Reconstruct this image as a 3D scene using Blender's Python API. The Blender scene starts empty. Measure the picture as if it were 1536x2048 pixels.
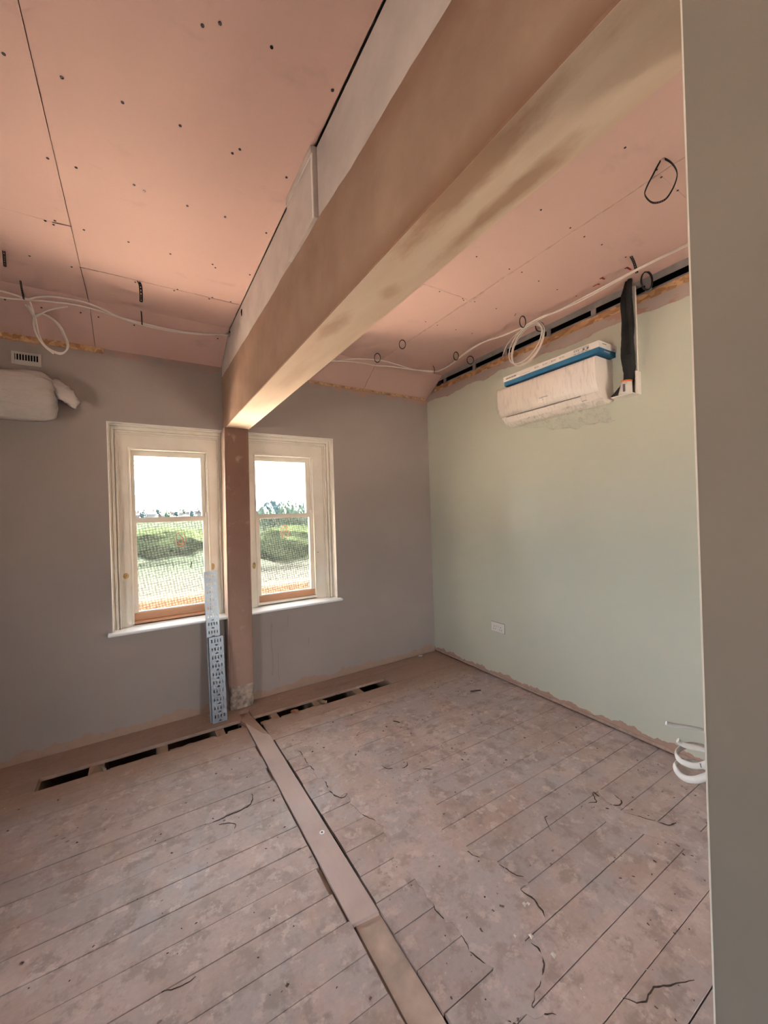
import bpy, bmesh, math, random
from mathutils import Vector, Matrix, noise
random.seed(7)
S = bpy.context.scene
COL = S.collection
PI = math.pi

# ------------------------------------------------------------------ camera
cam = bpy.data.cameras.new('camera')
cam.sensor_fit = 'VERTICAL'
cam.sensor_height = 36.0
cam.lens = 785.5 / 2048 * 36.0
cam.clip_start = 0.02
cam.clip_end = 2000
cam_o = bpy.data.objects.new('camera', cam)
COL.objects.link(cam_o)
RT = Vector((0.8486157, -0.5280431, -0.0319682))
UP = Vector((0.0263886, -0.0181008, 0.9994879))
FW = Vector((0.5283513, 0.8490246, 0.0014263))
mw = Matrix.Identity(4)
for i in range(3):
    mw[i][0], mw[i][1], mw[i][2] = RT[i], UP[i], -FW[i]
mw[0][3], mw[1][3], mw[2][3] = 0.0, -3.4391, 1.55
cam_o.matrix_world = mw
S.camera = cam_o

# ------------------------------------------------------------------ sky, sun, exposure
W = bpy.data.worlds.new('world')
S.world = W
W.use_nodes = True
wt = W.node_tree
sky = wt.nodes.new('ShaderNodeTexSky')
sky.sky_type = 'NISHITA'
sky.sun_disc = False
sky.sun_elevation = math.radians(48)
sky.sun_rotation = math.radians(140)
sky.air_density = 1.0
sky.dust_density = 2.5
sky.ozone_density = 1.0
bg = wt.nodes['Background']
haze = wt.nodes.new('ShaderNodeMix')
haze.data_type = 'RGBA'
haze.inputs[0].default_value = 0.70                       # thin bright summer haze over the whole sky
haze.inputs[7].default_value = (4.8, 4.85, 4.85, 1)
wt.links.new(sky.outputs[0], haze.inputs[6])
wt.links.new(haze.outputs[2], bg.inputs[0])
bg.inputs[1].default_value = 1.0

sun = bpy.data.lights.new('sun', 'SUN')
sun.energy = 85.0
sun.angle = math.radians(0.6)
sun.color = (1.0, 0.92, 0.82)
sun_o = bpy.data.objects.new('sun', sun)
COL.objects.link(sun_o)
sun_dir = Vector((0.75, 0.12, 0.68)).normalized()      # from the scene towards the sun, which only grazes the window wall
sun_o.rotation_euler = sun_dir.to_track_quat('Z', 'Y').to_euler()
sun_o.location = (8, -6, 12)

S.view_settings.view_transform = 'Standard'
S.view_settings.look = 'None'
S.view_settings.exposure = 2.1
S.view_settings.gamma = 1.0
S.view_settings.use_curve_mapping = False
S.cycles.use_denoising = True
S.cycles.max_bounces = 7
S.cycles.diffuse_bounces = 4
S.cycles.glossy_bounces = 3
S.cycles.use_adaptive_sampling = True
S.cycles.adaptive_threshold = 0.1
S.cycles.adaptive_min_samples = 16
S.cycles.transparent_max_bounces = 12
S.cycles.sample_clamp_indirect = 8.0


def portal(name, loc, rot, w, h):
    l = bpy.data.lights.new(name, 'AREA')
    l.shape = 'RECTANGLE'
    l.size, l.size_y = w, h
    l.cycles.is_portal = True
    o = bpy.data.objects.new(name, l)
    o.location, o.rotation_euler = loc, rot
    COL.objects.link(o)


# the sky comes in through these openings (portals only steer the sampling, they give no light)
portal('sky_portal', (0.21, 0.33, 1.45), (math.radians(-90), 0, 0), 0.62, 1.42)
portal('sky_portal', (1.14, 0.33, 1.45), (math.radians(-90), 0, 0), 0.62, 1.42)
portal('sky_portal', (-2.44, -3.05, 1.25), (0, math.radians(-90), 0), 0.9, 1.1)
portal('sky_portal', (1.85, -5.64, 1.375), (math.radians(90), 0, 0), 0.9, 0.95)


# ------------------------------------------------------------------ helpers: meshes
class MB:
    def __init__(s):
        s.v, s.f, s.sm = [], [], []

    def add(s, vs, fs, smooth=False):
        b = len(s.v)
        s.v += [tuple(q) for q in vs]
        s.f += [tuple(b + i for i in f) for f in fs]
        s.sm += [smooth] * len(fs)
        return s

    def box(s, x0, x1, y0, y1, z0, z1):
        vs = [(x, y, z) for z in (z0, z1) for y in (y0, y1) for x in (x0, x1)]
        return s.add(vs, [(0, 2, 3, 1), (4, 5, 7, 6), (0, 1, 5, 4), (2, 6, 7, 3), (0, 4, 6, 2), (1, 3, 7, 5)])

    def frame(s, x0, x1, z0, z1, l, r, t, b, y0, y1):
        if l: s.box(x0, x0 + l, y0, y1, z0, z1)
        if r: s.box(x1 - r, x1, y0, y1, z0, z1)
        if t: s.box(x0 + l, x1 - r, y0, y1, z1 - t, z1)
        if b: s.box(x0 + l, x1 - r, y0, y1, z0, z0 + b)
        return s

    def prism(s, poly, axis, a, b, smooth=False):
        """poly: 2-D outline (counter-clockwise or not), swept along axis from a to b"""
        n = len(poly)
        def P(q, t):
            return {'x': (t, q[0], q[1]), 'y': (q[0], t, q[1]), 'z': (q[0], q[1], t)}[axis]
        vs = [P(q, a) for q in poly] + [P(q, b) for q in poly]
        fs = [(i, (i + 1) % n, n + (i + 1) % n, n + i) for i in range(n)]
        bb = len(s.v)
        s.v += vs
        s.f += [tuple(bb + i for i in f) for f in fs]
        s.sm += [smooth] * n
        s.f += [tuple(bb + i for i in range(n)), tuple(bb + n + i for i in range(n))]
        s.sm += [False, False]
        return s

    def tube(s, pts, r, sides=8, flat=1.0, up=None, cap=True):
        pts = [Vector(q) for q in pts]
        n = len(pts)
        T = [(pts[min(i + 1, n - 1)] - pts[max(i - 1, 0)]).normalized() for i in range(n)]
        u = Vector(up) if up else (Vector((0, 0, 1)) if abs(T[0].z) < 0.9 else Vector((1, 0, 0)))
        rings = []
        for i in range(n):
            u = (u - T[i] * u.dot(T[i]))
            u = u.normalized() if u.length > 1e-6 else T[i].orthogonal().normalized()
            w = T[i].cross(u)
            rr = r[i] if isinstance(r, (list, tuple)) else r
            rings.append([pts[i] + u * (rr * math.cos(2 * PI * k / sides)) + w * (rr * flat * math.sin(2 * PI * k / sides)) for k in range(sides)])
        vs = [q for R_ in rings for q in R_]
        fs = [(i * sides + k, i * sides + (k + 1) % sides, (i + 1) * sides + (k + 1) % sides, (i + 1) * sides + k)
              for i in range(n - 1) for k in range(sides)]
        s.add(vs, fs, True)
        if cap:
            b = len(s.v) - len(vs)
            s.f += [tuple(b + k for k in range(sides))[::-1], tuple(b + (n - 1) * sides + k for k in range(sides))]
            s.sm += [False, False]
        return s

    def disc(s, c, nrm, r, h, sides=8):
        c, nrm = Vector(c), Vector(nrm).normalized()
        return s.tube([c, c + nrm * h], r, sides)

    def build(s, name, mat, parent=None, bevel=0):
        me = bpy.data.meshes.new(name)
        me.from_pydata(s.v, [], s.f)
        me.polygons.foreach_set('use_smooth', s.sm)
        bm = bmesh.new()
        bm.from_mesh(me)
        bmesh.ops.recalc_face_normals(bm, faces=bm.faces)
        bm.to_mesh(me)
        bm.free()
        me.materials.append(M[mat] if isinstance(mat, str) else mat)
        o = bpy.data.objects.new(name, me)
        COL.objects.link(o)
        if parent: o.parent = parent
        if bevel:
            m = o.modifiers.new('bevel', 'BEVEL')
            m.width, m.segments, m.limit_method = bevel, 2, 'ANGLE'
        return o


def spline(pts, k=6, closed=False):
    P = [Vector(q) for q in pts]
    n = len(P)
    out = []
    for i in range(n if closed else n - 1):
        a, b, c, d = (P[(i - 1) % n], P[i], P[(i + 1) % n], P[(i + 2) % n]) if closed else \
            (P[max(i - 1, 0)], P[i], P[i + 1], P[min(i + 2, n - 1)])
        for j in range(k):
            t = j / k
            out.append(0.5 * ((2 * b) + (c - a) * t + (2 * a - 5 * b + 4 * c - d) * t * t + (3 * b - a - 3 * c + d) * t ** 3))
    if not closed: out.append(P[-1])
    return out


def empty(name, loc=(0, 0, 0)):
    o = bpy.data.objects.new(name, None)
    o.empty_display_size = 0.1
    COL.objects.link(o)
    return o          # parts keep world coordinates, so the Empty stays at the origin of the scene


def tag(o, label=None, cat=None, group=None, kind=None):
    if label: o['label'] = label
    if cat: o['category'] = cat
    if group: o['group'] = group
    if kind: o['kind'] = kind
    return o


def struct(o, label=None):
    return tag(o, label, None, None, 'structure')


# ------------------------------------------------------------------ helpers: materials
M = {}


class NT:
    def __init__(s, name):
        s.m = bpy.data.materials.new(name)
        s.m.use_nodes = True
        s.t = s.m.node_tree
        s.bsdf = s.t.nodes['Principled BSDF']
        s.out = s.t.nodes['Material Output']
        s.pos = s.n('ShaderNodeNewGeometry').outputs['Position']
        M[name] = s.m

    def n(s, typ, **kw):
        nd = s.t.nodes.new(typ)
        for k, v in kw.items(): setattr(nd, k, v)
        return nd

    def link(s, a, b): s.t.links.new(a, b)

    def val(s, sock, v):
        if hasattr(v, 'is_output') or isinstance(v, bpy.types.NodeSocket): s.link(v, sock)
        else: sock.default_value = (*v, 1) if (isinstance(v, (tuple, list)) and len(v) == 3 and sock.type == 'RGBA') else v

    def math(s, op, a, b=0.0, c=None):
        nd = s.n('ShaderNodeMath', operation=op)
        s.val(nd.inputs[0], a); s.val(nd.inputs[1], b)
        if c is not None: s.val(nd.inputs[2], c)
        return nd.outputs[0]

    def mapped(s, scale=(1, 1, 1), loc=(0, 0, 0), rot=(0, 0, 0)):
        nd = s.n('ShaderNodeMapping')
        s.link(s.pos, nd.inputs[0])
        nd.inputs[1].default_value, nd.inputs[2].default_value, nd.inputs[3].default_value = loc, rot, scale
        return nd.outputs[0]

    def noise(s, scale, detail=3.0, rough=0.55, vec=None, dist=0.0):
        nd = s.n('ShaderNodeTexNoise')
        s.link(vec or s.pos, nd.inputs['Vector'])
        nd.inputs['Scale'].default_value, nd.inputs['Detail'].default_value = scale, detail
        nd.inputs['Roughness'].default_value, nd.inputs['Distortion'].default_value = rough, dist
        return nd.outputs[0]

    def voronoi(s, scale, vec=None, feature='F1', out='Distance', rand=1.0):
        nd = s.n('ShaderNodeTexVoronoi', feature=feature)
        s.link(vec or s.pos, nd.inputs['Vector'])
        nd.inputs['Scale'].default_value = scale
        nd.inputs['Randomness'].default_value = rand
        return nd.outputs[out]

    def ramp(s, fac, a, b, lo=0.0, hi=1.0):
        nd = s.n('ShaderNodeMapRange', clamp=True)
        s.val(nd.inputs[0], fac)
        nd.inputs[1].default_value, nd.inputs[2].default_value = a, b
        nd.inputs[3].default_value, nd.inputs[4].default_value = lo, hi
        return nd.outputs[0]

    def mix(s, fac, a, b, blend='MIX'):
        nd = s.n('ShaderNodeMix', data_type='RGBA', blend_type=blend)
        s.val(nd.inputs[0], fac); s.val(nd.inputs[6], a); s.val(nd.inputs[7], b)
        return nd.outputs[2]

    def xyz(s):
        nd = s.n('ShaderNodeSeparateXYZ')
        s.link(s.pos, nd.inputs[0])
        return nd.outputs

    def bump(s, h, strength=0.3, dist=0.01):
        nd = s.n('ShaderNodeBump')
        nd.inputs['Strength'].default_value, nd.inputs['Distance'].default_value = strength, dist
        s.link(h, nd.inputs['Height'])
        s.link(nd.outputs[0], s.bsdf.inputs['Normal'])

    def set(s, color=None, rough=None, metal=None, spec=None, **kw):
        b = s.bsdf.inputs
        if color is not None: s.val(b['Base Color'], color)
        if rough is not None: s.val(b['Roughness'], rough)
        if metal is not None: s.val(b['Metallic'], metal)
        if spec is not None: s.val(b['Specular IOR Level'], spec)
        for k, v in kw.items(): s.val(b[k], v)
        return s


def plain(name, col, rough=0.6, var=0.08, scale=12, bump=0.0, metal=0.0, spec=0.4):
    t = NT(name)
    f = t.noise(scale, 4)
    c2 = tuple(max(0, c * (1 - 2.2 * var)) for c in col)
    c1 = tuple(min(1, c * (1 + 1.2 * var)) for c in col)
    t.set(t.mix(t.ramp(f, 0.3, 0.7), c2, c1), rough, metal, spec)
    if bump: t.bump(t.noise(scale * 6, 3), bump, 0.004)
    return t


PAINT_TAUPE = (0.37, 0.315, 0.285)
BARE_PLASTER = (0.47, 0.295, 0.22)

# painted taupe back wall with bare pink plaster along its ragged foot and top edge
t = NT('wall_taupe')
x, y, z = t.xyz()
nz = t.noise(7, 5, 0.6, t.mapped((1, 1, 0.25)))
foot = t.math('LESS_THAN', z, t.math('MULTIPLY_ADD', t.ramp(nz, 0.3, 0.72), 0.075, 0.022))
crest = t.math('GREATER_THAN', z, t.math('MULTIPLY_ADD', t.ramp(nz, 0.3, 0.7), 0.07, 2.70))
pl = t.mix(t.noise(18, 4), (0.34, 0.235, 0.175), (0.45, 0.31, 0.235))
crestc = t.mix(t.ramp(t.noise(5, 3), 0.42, 0.6), (0.36, 0.30, 0.275), (0.46, 0.30, 0.24))
paint = t.mix(t.ramp(t.noise(1.3, 2), 0.3, 0.7), tuple(c * 0.94 for c in PAINT_TAUPE), tuple(c * 1.05 for c in PAINT_TAUPE))
c = t.mix(foot, paint, pl)
c = t.mix(crest, c, crestc)
nsc = t.math('MULTIPLY', t.math('SUBTRACT', t.noise(7, 2), 0.5), 0.03)
for (sx, sz0, sz1, sw) in ((0.948, 0.16, 0.62, 0.009), (1.09, 0.56, 0.66, 0.006), (1.285, 0.36, 0.43, 0.007), (1.0, 0.10, 0.36, 0.005)):
    dx = t.math('ABSOLUTE', t.math('ADD', t.math('SUBTRACT', x, sx), nsc))
    m_ = t.math('MULTIPLY', t.ramp(dx, 0.0, sw, 0.4, 0.0), t.math('MULTIPLY', t.math('GREATER_THAN', z, sz0), t.math('LESS_THAN', z, sz1)))
    c = t.mix(m_, c, (0.22, 0.16, 0.13))
t.set(c, 0.75, 0, 0.3)
t.bump(t.noise(90, 2), 0.10, 0.003)

# green feature wall with bare plaster foot and top band
t = NT('wall_green')
x, y, z = t.xyz()
nz = t.noise(6, 5, 0.62, t.mapped((1, 1, 0.2), (3, 1, 0)))
foot = t.math('LESS_THAN', z, t.math('MULTIPLY_ADD', t.ramp(nz, 0.32, 0.72), 0.06, 0.028))
crest = t.math('GREATER_THAN', z, t.math('MULTIPLY_ADD', t.ramp(t.noise(3.3, 6, 0.55, t.mapped((1, 1, 0.15), (7, 2, 0))), 0.3, 0.7), 0.045, 2.738))
pl = t.mix(t.noise(20, 4), (0.42, 0.275, 0.215), (0.52, 0.35, 0.275))
crestc = t.mix(t.ramp(t.noise(3.1, 4, 0.65, t.mapped((1, 1, 2.5))), 0.56, 0.60), (0.47, 0.385, 0.345), (0.48, 0.30, 0.235))
green = t.mix(t.ramp(t.noise(1.1, 2), 0.3, 0.7), (0.58, 0.60, 0.505), (0.605, 0.625, 0.53))
c = t.mix(foot, green, pl)
c = t.mix(crest, c, crestc)
t.set(c, 0.62, 0, 0.35)
t.bump(t.noise(90, 2), 0.08, 0.003)

# pink plasterboard
t = NT('pink_board')
x, y, z = t.xyz()
g = t.noise(2.2, 3)
sm = t.ramp(t.noise(3.4, 4, 0.6, t.mapped((1, 1.6, 1), (4, 2, 0))), 0.62, 0.74, 0, 0.35)
c = t.mix(g, (0.66, 0.445, 0.39), (0.62, 0.42, 0.37))
c = t.mix(sm, c, (0.40, 0.28, 0.25))
t.set(c, 0.8, 0, 0.25)
t.bump(t.noise(260, 2), 0.06, 0.002)

# fresh skim plaster on the boxed beam, still damp in streaks
t = NT('skim_plaster')
x, y, z = t.xyz()
big = t.noise(1.6, 4, 0.55, t.mapped((3, 0.7, 2)))
trow = t.noise(6, 4, 0.6, t.mapped((2.5, 0.5, 2.5)))
c = t.mix(t.ramp(big, 0.35, 0.65), (0.56, 0.39, 0.275), (0.68, 0.52, 0.385))
c = t.mix(t.ramp(trow, 0.35, 0.7, 0, 0.5), c, (0.70, 0.55, 0.42))
nw = t.noise(2.3, 3, 0.6, t.mapped((1.4, 0.55, 1.4), (0.4, 1.3, 0)))
lowz = t.math('LESS_THAN', z, 2.2773)
wob = t.math('MULTIPLY', t.math('SUBTRACT', t.noise(9, 4, 0.65, t.mapped((1.6, 0.6, 1.6))), 0.5), 1.8)
damp_under = 0.0
for (cx_, cy_, rx_, ry_, am) in ((0.632, -2.82, 0.042, 0.30, 1.0), (0.752, -2.80, 0.026, 0.25, 0.9), (0.655, -2.05, 0.035, 0.12, 0.75), (0.72, -2.36, 0.03, 0.05, 0.6), (0.70, -1.45, 0.05, 0.25, 0.35)):
    ex = t.math('DIVIDE', t.math('SUBTRACT', x, cx_), rx_)
    ey = t.math('DIVIDE', t.math('SUBTRACT', y, cy_), ry_)
    dd = t.math('SQRT', t.math('ADD', t.math('MULTIPLY', ex, ex), t.math('MULTIPLY', ey, ey)))
    damp_under = t.math('MAXIMUM', damp_under, t.ramp(t.math('ADD', dd, wob), 0.5, 1.25, am, 0.0))
damp_under = t.math('MULTIPLY', damp_under, lowz)
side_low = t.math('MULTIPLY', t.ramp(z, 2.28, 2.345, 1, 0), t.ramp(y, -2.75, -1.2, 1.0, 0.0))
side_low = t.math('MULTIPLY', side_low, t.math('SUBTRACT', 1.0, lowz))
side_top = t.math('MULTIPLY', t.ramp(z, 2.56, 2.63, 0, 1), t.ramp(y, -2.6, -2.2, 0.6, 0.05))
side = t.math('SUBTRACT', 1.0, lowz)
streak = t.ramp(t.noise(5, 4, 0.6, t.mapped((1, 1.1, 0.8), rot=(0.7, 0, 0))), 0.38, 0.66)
side_shade = t.mix(streak, (0.215, 0.118, 0.078), (0.285, 0.172, 0.120))
c = t.mix(t.math('MULTIPLY', side, 0.78), c, side_shade)  # brown plaster, with the sides' shade against the lit underside mixed into the colour
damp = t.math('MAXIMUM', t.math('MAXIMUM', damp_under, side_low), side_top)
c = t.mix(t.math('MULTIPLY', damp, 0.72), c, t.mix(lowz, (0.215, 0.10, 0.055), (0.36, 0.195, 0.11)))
t.set(c, 0.7, 0, 0.3)
t.bump(t.noise(14, 4, 0.6, t.mapped((2, 0.6, 2))), 0.12, 0.01)

# brown plaster on the pillar, darker towards the top
t = NT('pillar_plaster')
x, y, z = t.xyz()
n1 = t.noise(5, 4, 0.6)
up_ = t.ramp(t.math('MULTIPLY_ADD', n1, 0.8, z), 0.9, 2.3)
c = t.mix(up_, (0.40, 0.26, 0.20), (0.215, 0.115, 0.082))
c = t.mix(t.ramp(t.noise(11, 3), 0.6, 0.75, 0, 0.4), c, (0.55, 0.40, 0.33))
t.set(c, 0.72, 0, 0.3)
t.bump(t.noise(22, 4), 0.15, 0.006)

plain('pillar_stone', (0.47, 0.37, 0.30), 0.9, 0.25, 25, 0.6)
plain('white_board', (0.60, 0.525, 0.485), 0.75, 0.06, 6, 0.05)
plain('reveal_white', (0.86, 0.81, 0.76), 0.6, 0.04, 8)
plain('partition_paint', (0.265, 0.225, 0.188), 0.65, 0.03, 3, 0.03)
plain('lit_corner_bead', (0.80, 0.74, 0.66), 0.5, 0.03, 8)
plain('plain_room', (0.52, 0.47, 0.43), 0.8, 0.03, 3)

# cream gloss paint on the windows, chipped
t = NT('window_paint')
ch = t.math('GREATER_THAN', t.noise(38, 5, 0.7), 0.72)
c = t.mix(t.ramp(t.noise(6, 4), 0.35, 0.7), (0.78, 0.71, 0.60), (0.84, 0.79, 0.70))
t.set(t.mix(ch, c, (0.40, 0.30, 0.21)), 0.42, 0, 0.5)
t = NT('sill_paint')
ch = t.math('GREATER_THAN', t.noise(30, 5, 0.7, t.mapped((1, 2.5, 1))), 0.68)
t.set(t.mix(ch, (0.85, 0.86, 0.88), (0.50, 0.49, 0.50)), 0.35, 0, 0.5)
t = NT('bare_wood')
g = t.noise(9, 4, 0.6, t.mapped((1.5, 10, 10)))
t.set(t.mix(g, (0.50, 0.235, 0.12), (0.64, 0.35, 0.20)), 0.55)
plain('filler_tan', (0.62, 0.43, 0.20), 0.7, 0.15, 60)
plain('pen_red', (0.62, 0.16, 0.08), 0.6)
plain('soot_black', (0.012, 0.012, 0.013), 0.7)
plain('void_black', (0.010, 0.009, 0.008), 1.0, 0, 5, spec=0.0)

# clear pane: lets the light straight through, with a weak mirror image
t = NT('clear_glass')
tr, gl, mx, fr = t.n('ShaderNodeBsdfTransparent'), t.n('ShaderNodeBsdfGlossy'), t.n('ShaderNodeMixShader'), t.n('ShaderNodeFresnel')
tr.inputs[0].default_value = (0.95, 0.97, 0.97, 1)
gl.inputs['Roughness'].default_value = 0.02
fr.inputs[0].default_value = 1.25
t.link(fr.outputs[0], mx.inputs[0]); t.link(tr.outputs[0], mx.inputs[1]); t.link(gl.outputs[0], mx.inputs[2])
t.link(mx.outputs[0], t.out.inputs[0])

# obscured pane: rolled dimple pattern, scatters part of the light
t = NT('obscure_glass')
v = t.n('ShaderNodeTexVoronoi', feature='F1')
t.link(t.mapped((1, 0.0, 1.15), rot=(0, math.radians(8), 0)), v.inputs['Vector'])
v.inputs['Scale'].default_value = 46
v.inputs['Randomness'].default_value = 0.22
bm_ = t.n('ShaderNodeBump')
bm_.inputs['Strength'].default_value, bm_.inputs['Distance'].default_value = 0.12, 0.003
t.link(v.outputs['Distance'], bm_.inputs['Height'])
dots = t.ramp(v.outputs['Distance'], 0.15, 0.55)
tint = t.mix(dots, (0.88, 0.90, 0.88), (0.50, 0.52, 0.51))
rf = t.n('ShaderNodeBsdfRefraction')
rf.inputs['Roughness'].default_value = 0.16
rf.inputs['IOR'].default_value = 1.05
t.link(tint, rf.inputs[0])
t.link(bm_.outputs[0], rf.inputs['Normal'])
tl = t.n('ShaderNodeBsdfTranslucent')
tl.inputs[0].default_value = (0.80, 0.84, 0.80, 1)
tr = t.n('ShaderNodeBsdfTransparent')
t.link(tint, tr.inputs[0])
m1, m2 = t.n('ShaderNodeMixShader'), t.n('ShaderNodeMixShader')
m1.inputs[0].default_value = 0.6
t.link(rf.outputs[0], m1.inputs[1]); t.link(tr.outputs[0], m1.inputs[2])
m2.inputs[0].default_value = 0.008
t.link(m1.outputs[0], m2.inputs[1]); t.link(tl.outputs[0], m2.inputs[2])
t.link(m2.outputs[0], t.out.inputs[0])

# dusty old floorboards
t = NT('floorboard')
x, y, z = t.xyz()
oi = t.n('ShaderNodeObjectInfo').outputs['Random']
grain = t.noise(14, 5, 0.6, t.mapped((0.35, 5, 1)))
blot = t.noise(3.2, 5, 0.62)
fine = t.noise(45, 4, 0.65)
wood = t.mix(grain, (0.294, 0.172, 0.112), (0.470, 0.305, 0.213))
dust = t.mix(t.ramp(blot, 0.40, 0.60), (0.470, 0.345, 0.297), (0.588, 0.460, 0.415))
dust = t.mix(t.ramp(t.noise(2.1, 5, 0.65, t.mapped(loc=(5, 3, 0))), 0.46, 0.56, 0, 0.85), dust, (0.470, 0.408, 0.404))
dust = t.mix(t.ramp(t.noise(9, 5, 0.7, t.mapped(loc=(8, 1, 0))), 0.50, 0.60, 0, 0.75), dust, (0.341, 0.259, 0.224))
dust = t.mix(t.ramp(t.noise(13, 4, 0.7, t.mapped(loc=(3, 4, 0))), 0.55, 0.63, 0, 0.75), dust, (0.683, 0.558, 0.510))
clean = t.ramp(t.math('MULTIPLY_ADD', blot, 0.35, y), -0.65, -0.30, 0.0, 0.85)
clean2 = t.ramp(t.math('MULTIPLY_ADD', blot, 0.5, x), -0.55, 0.1, 0.2, 0.0)
amt = t.math('MAXIMUM', clean, clean2)
amt = t.math('MAXIMUM', amt, t.ramp(grain, 0.55, 0.8, 0.0, 0.35))
c = t.mix(amt, dust, wood)
c = t.mix(t.math('MULTIPLY', t.ramp(oi, 0, 1, 0.0, 0.32), 1.0), c, (0.389, 0.299, 0.263))
spk = t.math('LESS_THAN', t.voronoi(26), t.ramp(t.noise(3.5, 2), 0.5, 0.75, 0.0, 0.26))
c = t.mix(t.math('MULTIPLY', spk, 0.55), c, (0.611, 0.483, 0.426))
pinkb = t.ramp(t.noise(7.5, 4, 0.65, t.mapped(loc=(1, 7, 0))), 0.66, 0.70, 0, 0.5)
c = t.mix(pinkb, c, (0.588, 0.414, 0.336))
drk = t.math('LESS_THAN', t.voronoi(17, t.mapped((0.7, 1.3, 1), (3, 3, 0))), t.ramp(t.noise(2.9, 3, 0.5, t.mapped(loc=(2, 9, 0))), 0.5, 0.72, 0, 0.17))
c = t.mix(t.math('MULTIPLY', drk, 0.7), c, (0.129, 0.086, 0.065))
c = t.mix(t.ramp(fine, 0.35, 0.75, 0, 0.22), c, (0.235, 0.178, 0.157))
t.set(c, t.ramp(blot, 0.3, 0.7, 0.42, 0.62), 0, 0.45)
hgt = t.math('ADD', t.math('MULTIPLY', fine, 0.6), t.math('ADD', t.math('MULTIPLY', grain, 0.5), t.math('MULTIPLY', pinkb, 0.8)))
t.bump(hgt, 0.35, 0.004)

t = NT('levelling_compound')
blot = t.noise(4.5, 5, 0.6)
fine = t.noise(50, 4, 0.65)
c = t.mix(t.ramp(t.noise(3.2, 5, 0.62), 0.40, 0.60), (0.493, 0.374, 0.325), (0.588, 0.460, 0.415))
c = t.mix(t.ramp(t.noise(2.1, 5, 0.65, t.mapped(loc=(5, 3, 0))), 0.46, 0.56, 0, 0.85), c, (0.493, 0.425, 0.421))
c = t.mix(t.ramp(t.noise(9, 5, 0.7, t.mapped(loc=(8, 1, 0))), 0.50, 0.60, 0, 0.65), c, (0.376, 0.287, 0.253))
c = t.mix(t.ramp(t.noise(13, 4, 0.7, t.mapped(loc=(3, 4, 0))), 0.55, 0.63, 0, 0.65), c, (0.670, 0.546, 0.499))
spk = t.math('LESS_THAN', t.voronoi(30), t.ramp(t.noise(4, 2), 0.5, 0.75, 0.0, 0.22))
c = t.mix(t.math('MULTIPLY', spk, 0.5), c, (0.635, 0.506, 0.448))
c = t.mix(t.ramp(fine, 0.45, 0.8, 0, 0.3), c, (0.258, 0.190, 0.162))
t.set(c, 0.5, 0, 0.4)
t.bump(t.noise(16, 5), 0.25, 0.008)

t = NT('strip_wood')
g = t.noise(10, 4, 0.6, t.mapped((8, 0.7, 1)))
d = t.noise(4, 4)
c = t.mix(g, (0.54, 0.42, 0.38), (0.60, 0.475, 0.435))
c = t.mix(t.ramp(d, 0.5, 0.75, 0, 0.5), c, (0.36, 0.27, 0.235))
t.set(c, 0.55, 0, 0.4)
t.bump(g, 0.15, 0.003)
t = NT('raw_brown_wood')
g = t.noise(9, 5, 0.6, t.mapped((3, 3, 1)))
t.set(t.mix(g, (0.27, 0.175, 0.115), (0.42, 0.30, 0.215)), 0.8)
t.bump(t.noise(30, 4), 0.4, 0.005)
plain('dark_brown', (0.085, 0.06, 0.046), 0.95, 0.3, 60)
plain('brick_red', (0.42, 0.16, 0.08), 0.85, 0.2, 40, 0.3)
plain('chip_white', (0.72, 0.66, 0.60), 0.8, 0.1, 50)
plain('crumb_brown', (0.20, 0.135, 0.105), 0.9, 0.3, 30)

t = NT('osb')
v = t.voronoi(46, t.mapped((1, 0.45, 1.0), rot=(0.5, 0, 0.3)), 'F1', 'Color')
sep = t.n('ShaderNodeSeparateColor'); t.link(v, sep.inputs[0])
c = t.mix(sep.outputs[0], (0.36, 0.185, 0.085), (0.68, 0.43, 0.225))
c = t.mix(t.ramp(t.noise(34, 4), 0.55, 0.75, 0, 0.6), c, (0.22, 0.10, 0.045))
t.set(c, 0.7)
plain('galvanised', (0.42, 0.43, 0.44), 0.42, 0.06, 20, metal=0.55)
plain('tray_steel', (0.36, 0.39, 0.43), 0.38, 0.06, 14, metal=0.65)
plain('cable_white', (0.74, 0.68, 0.62), 0.45, 0.03, 20)
plain('cable_bright', (0.92, 0.92, 0.92), 0.4, 0.02, 20)
plain('band_black', (0.02, 0.018, 0.018), 0.55)
plain('lagging_black', (0.018, 0.018, 0.019), 0.75, 0.2, 9, 0.5)
plain('plastic_white', (0.74, 0.70, 0.65), 0.35, 0.02, 5)
plain('socket_white', (0.82, 0.78, 0.75), 0.4, 0.02, 5)
plain('plastic_grey', (0.33, 0.31, 0.29), 0.5)
plain('card_white', (0.76, 0.73, 0.69), 0.6, 0.03, 9)
plain('card_blue', (0.035, 0.19, 0.36), 0.6, 0.05, 9)
plain('print_grey', (0.16, 0.15, 0.16), 0.6)
plain('print_pale', (0.42, 0.42, 0.44), 0.6)
plain('tape_orange', (0.72, 0.20, 0.05), 0.5)
plain('mark_red', (0.42, 0.03, 0.03), 0.6)
plain('screw_black', (0.02, 0.015, 0.015), 0.5)

# air-conditioner casing
t = NT('ac_white')
t.set(t.mix(t.noise(3), (0.82, 0.75, 0.69), (0.86, 0.79, 0.73)), 0.28, 0, 0.5)
t.bump(t.noise(24, 3, 0.5, t.mapped((1, 3.2, 0.35), rot=(0.16, 0, 0)), 0.4), 0.22, 0.004)

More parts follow.
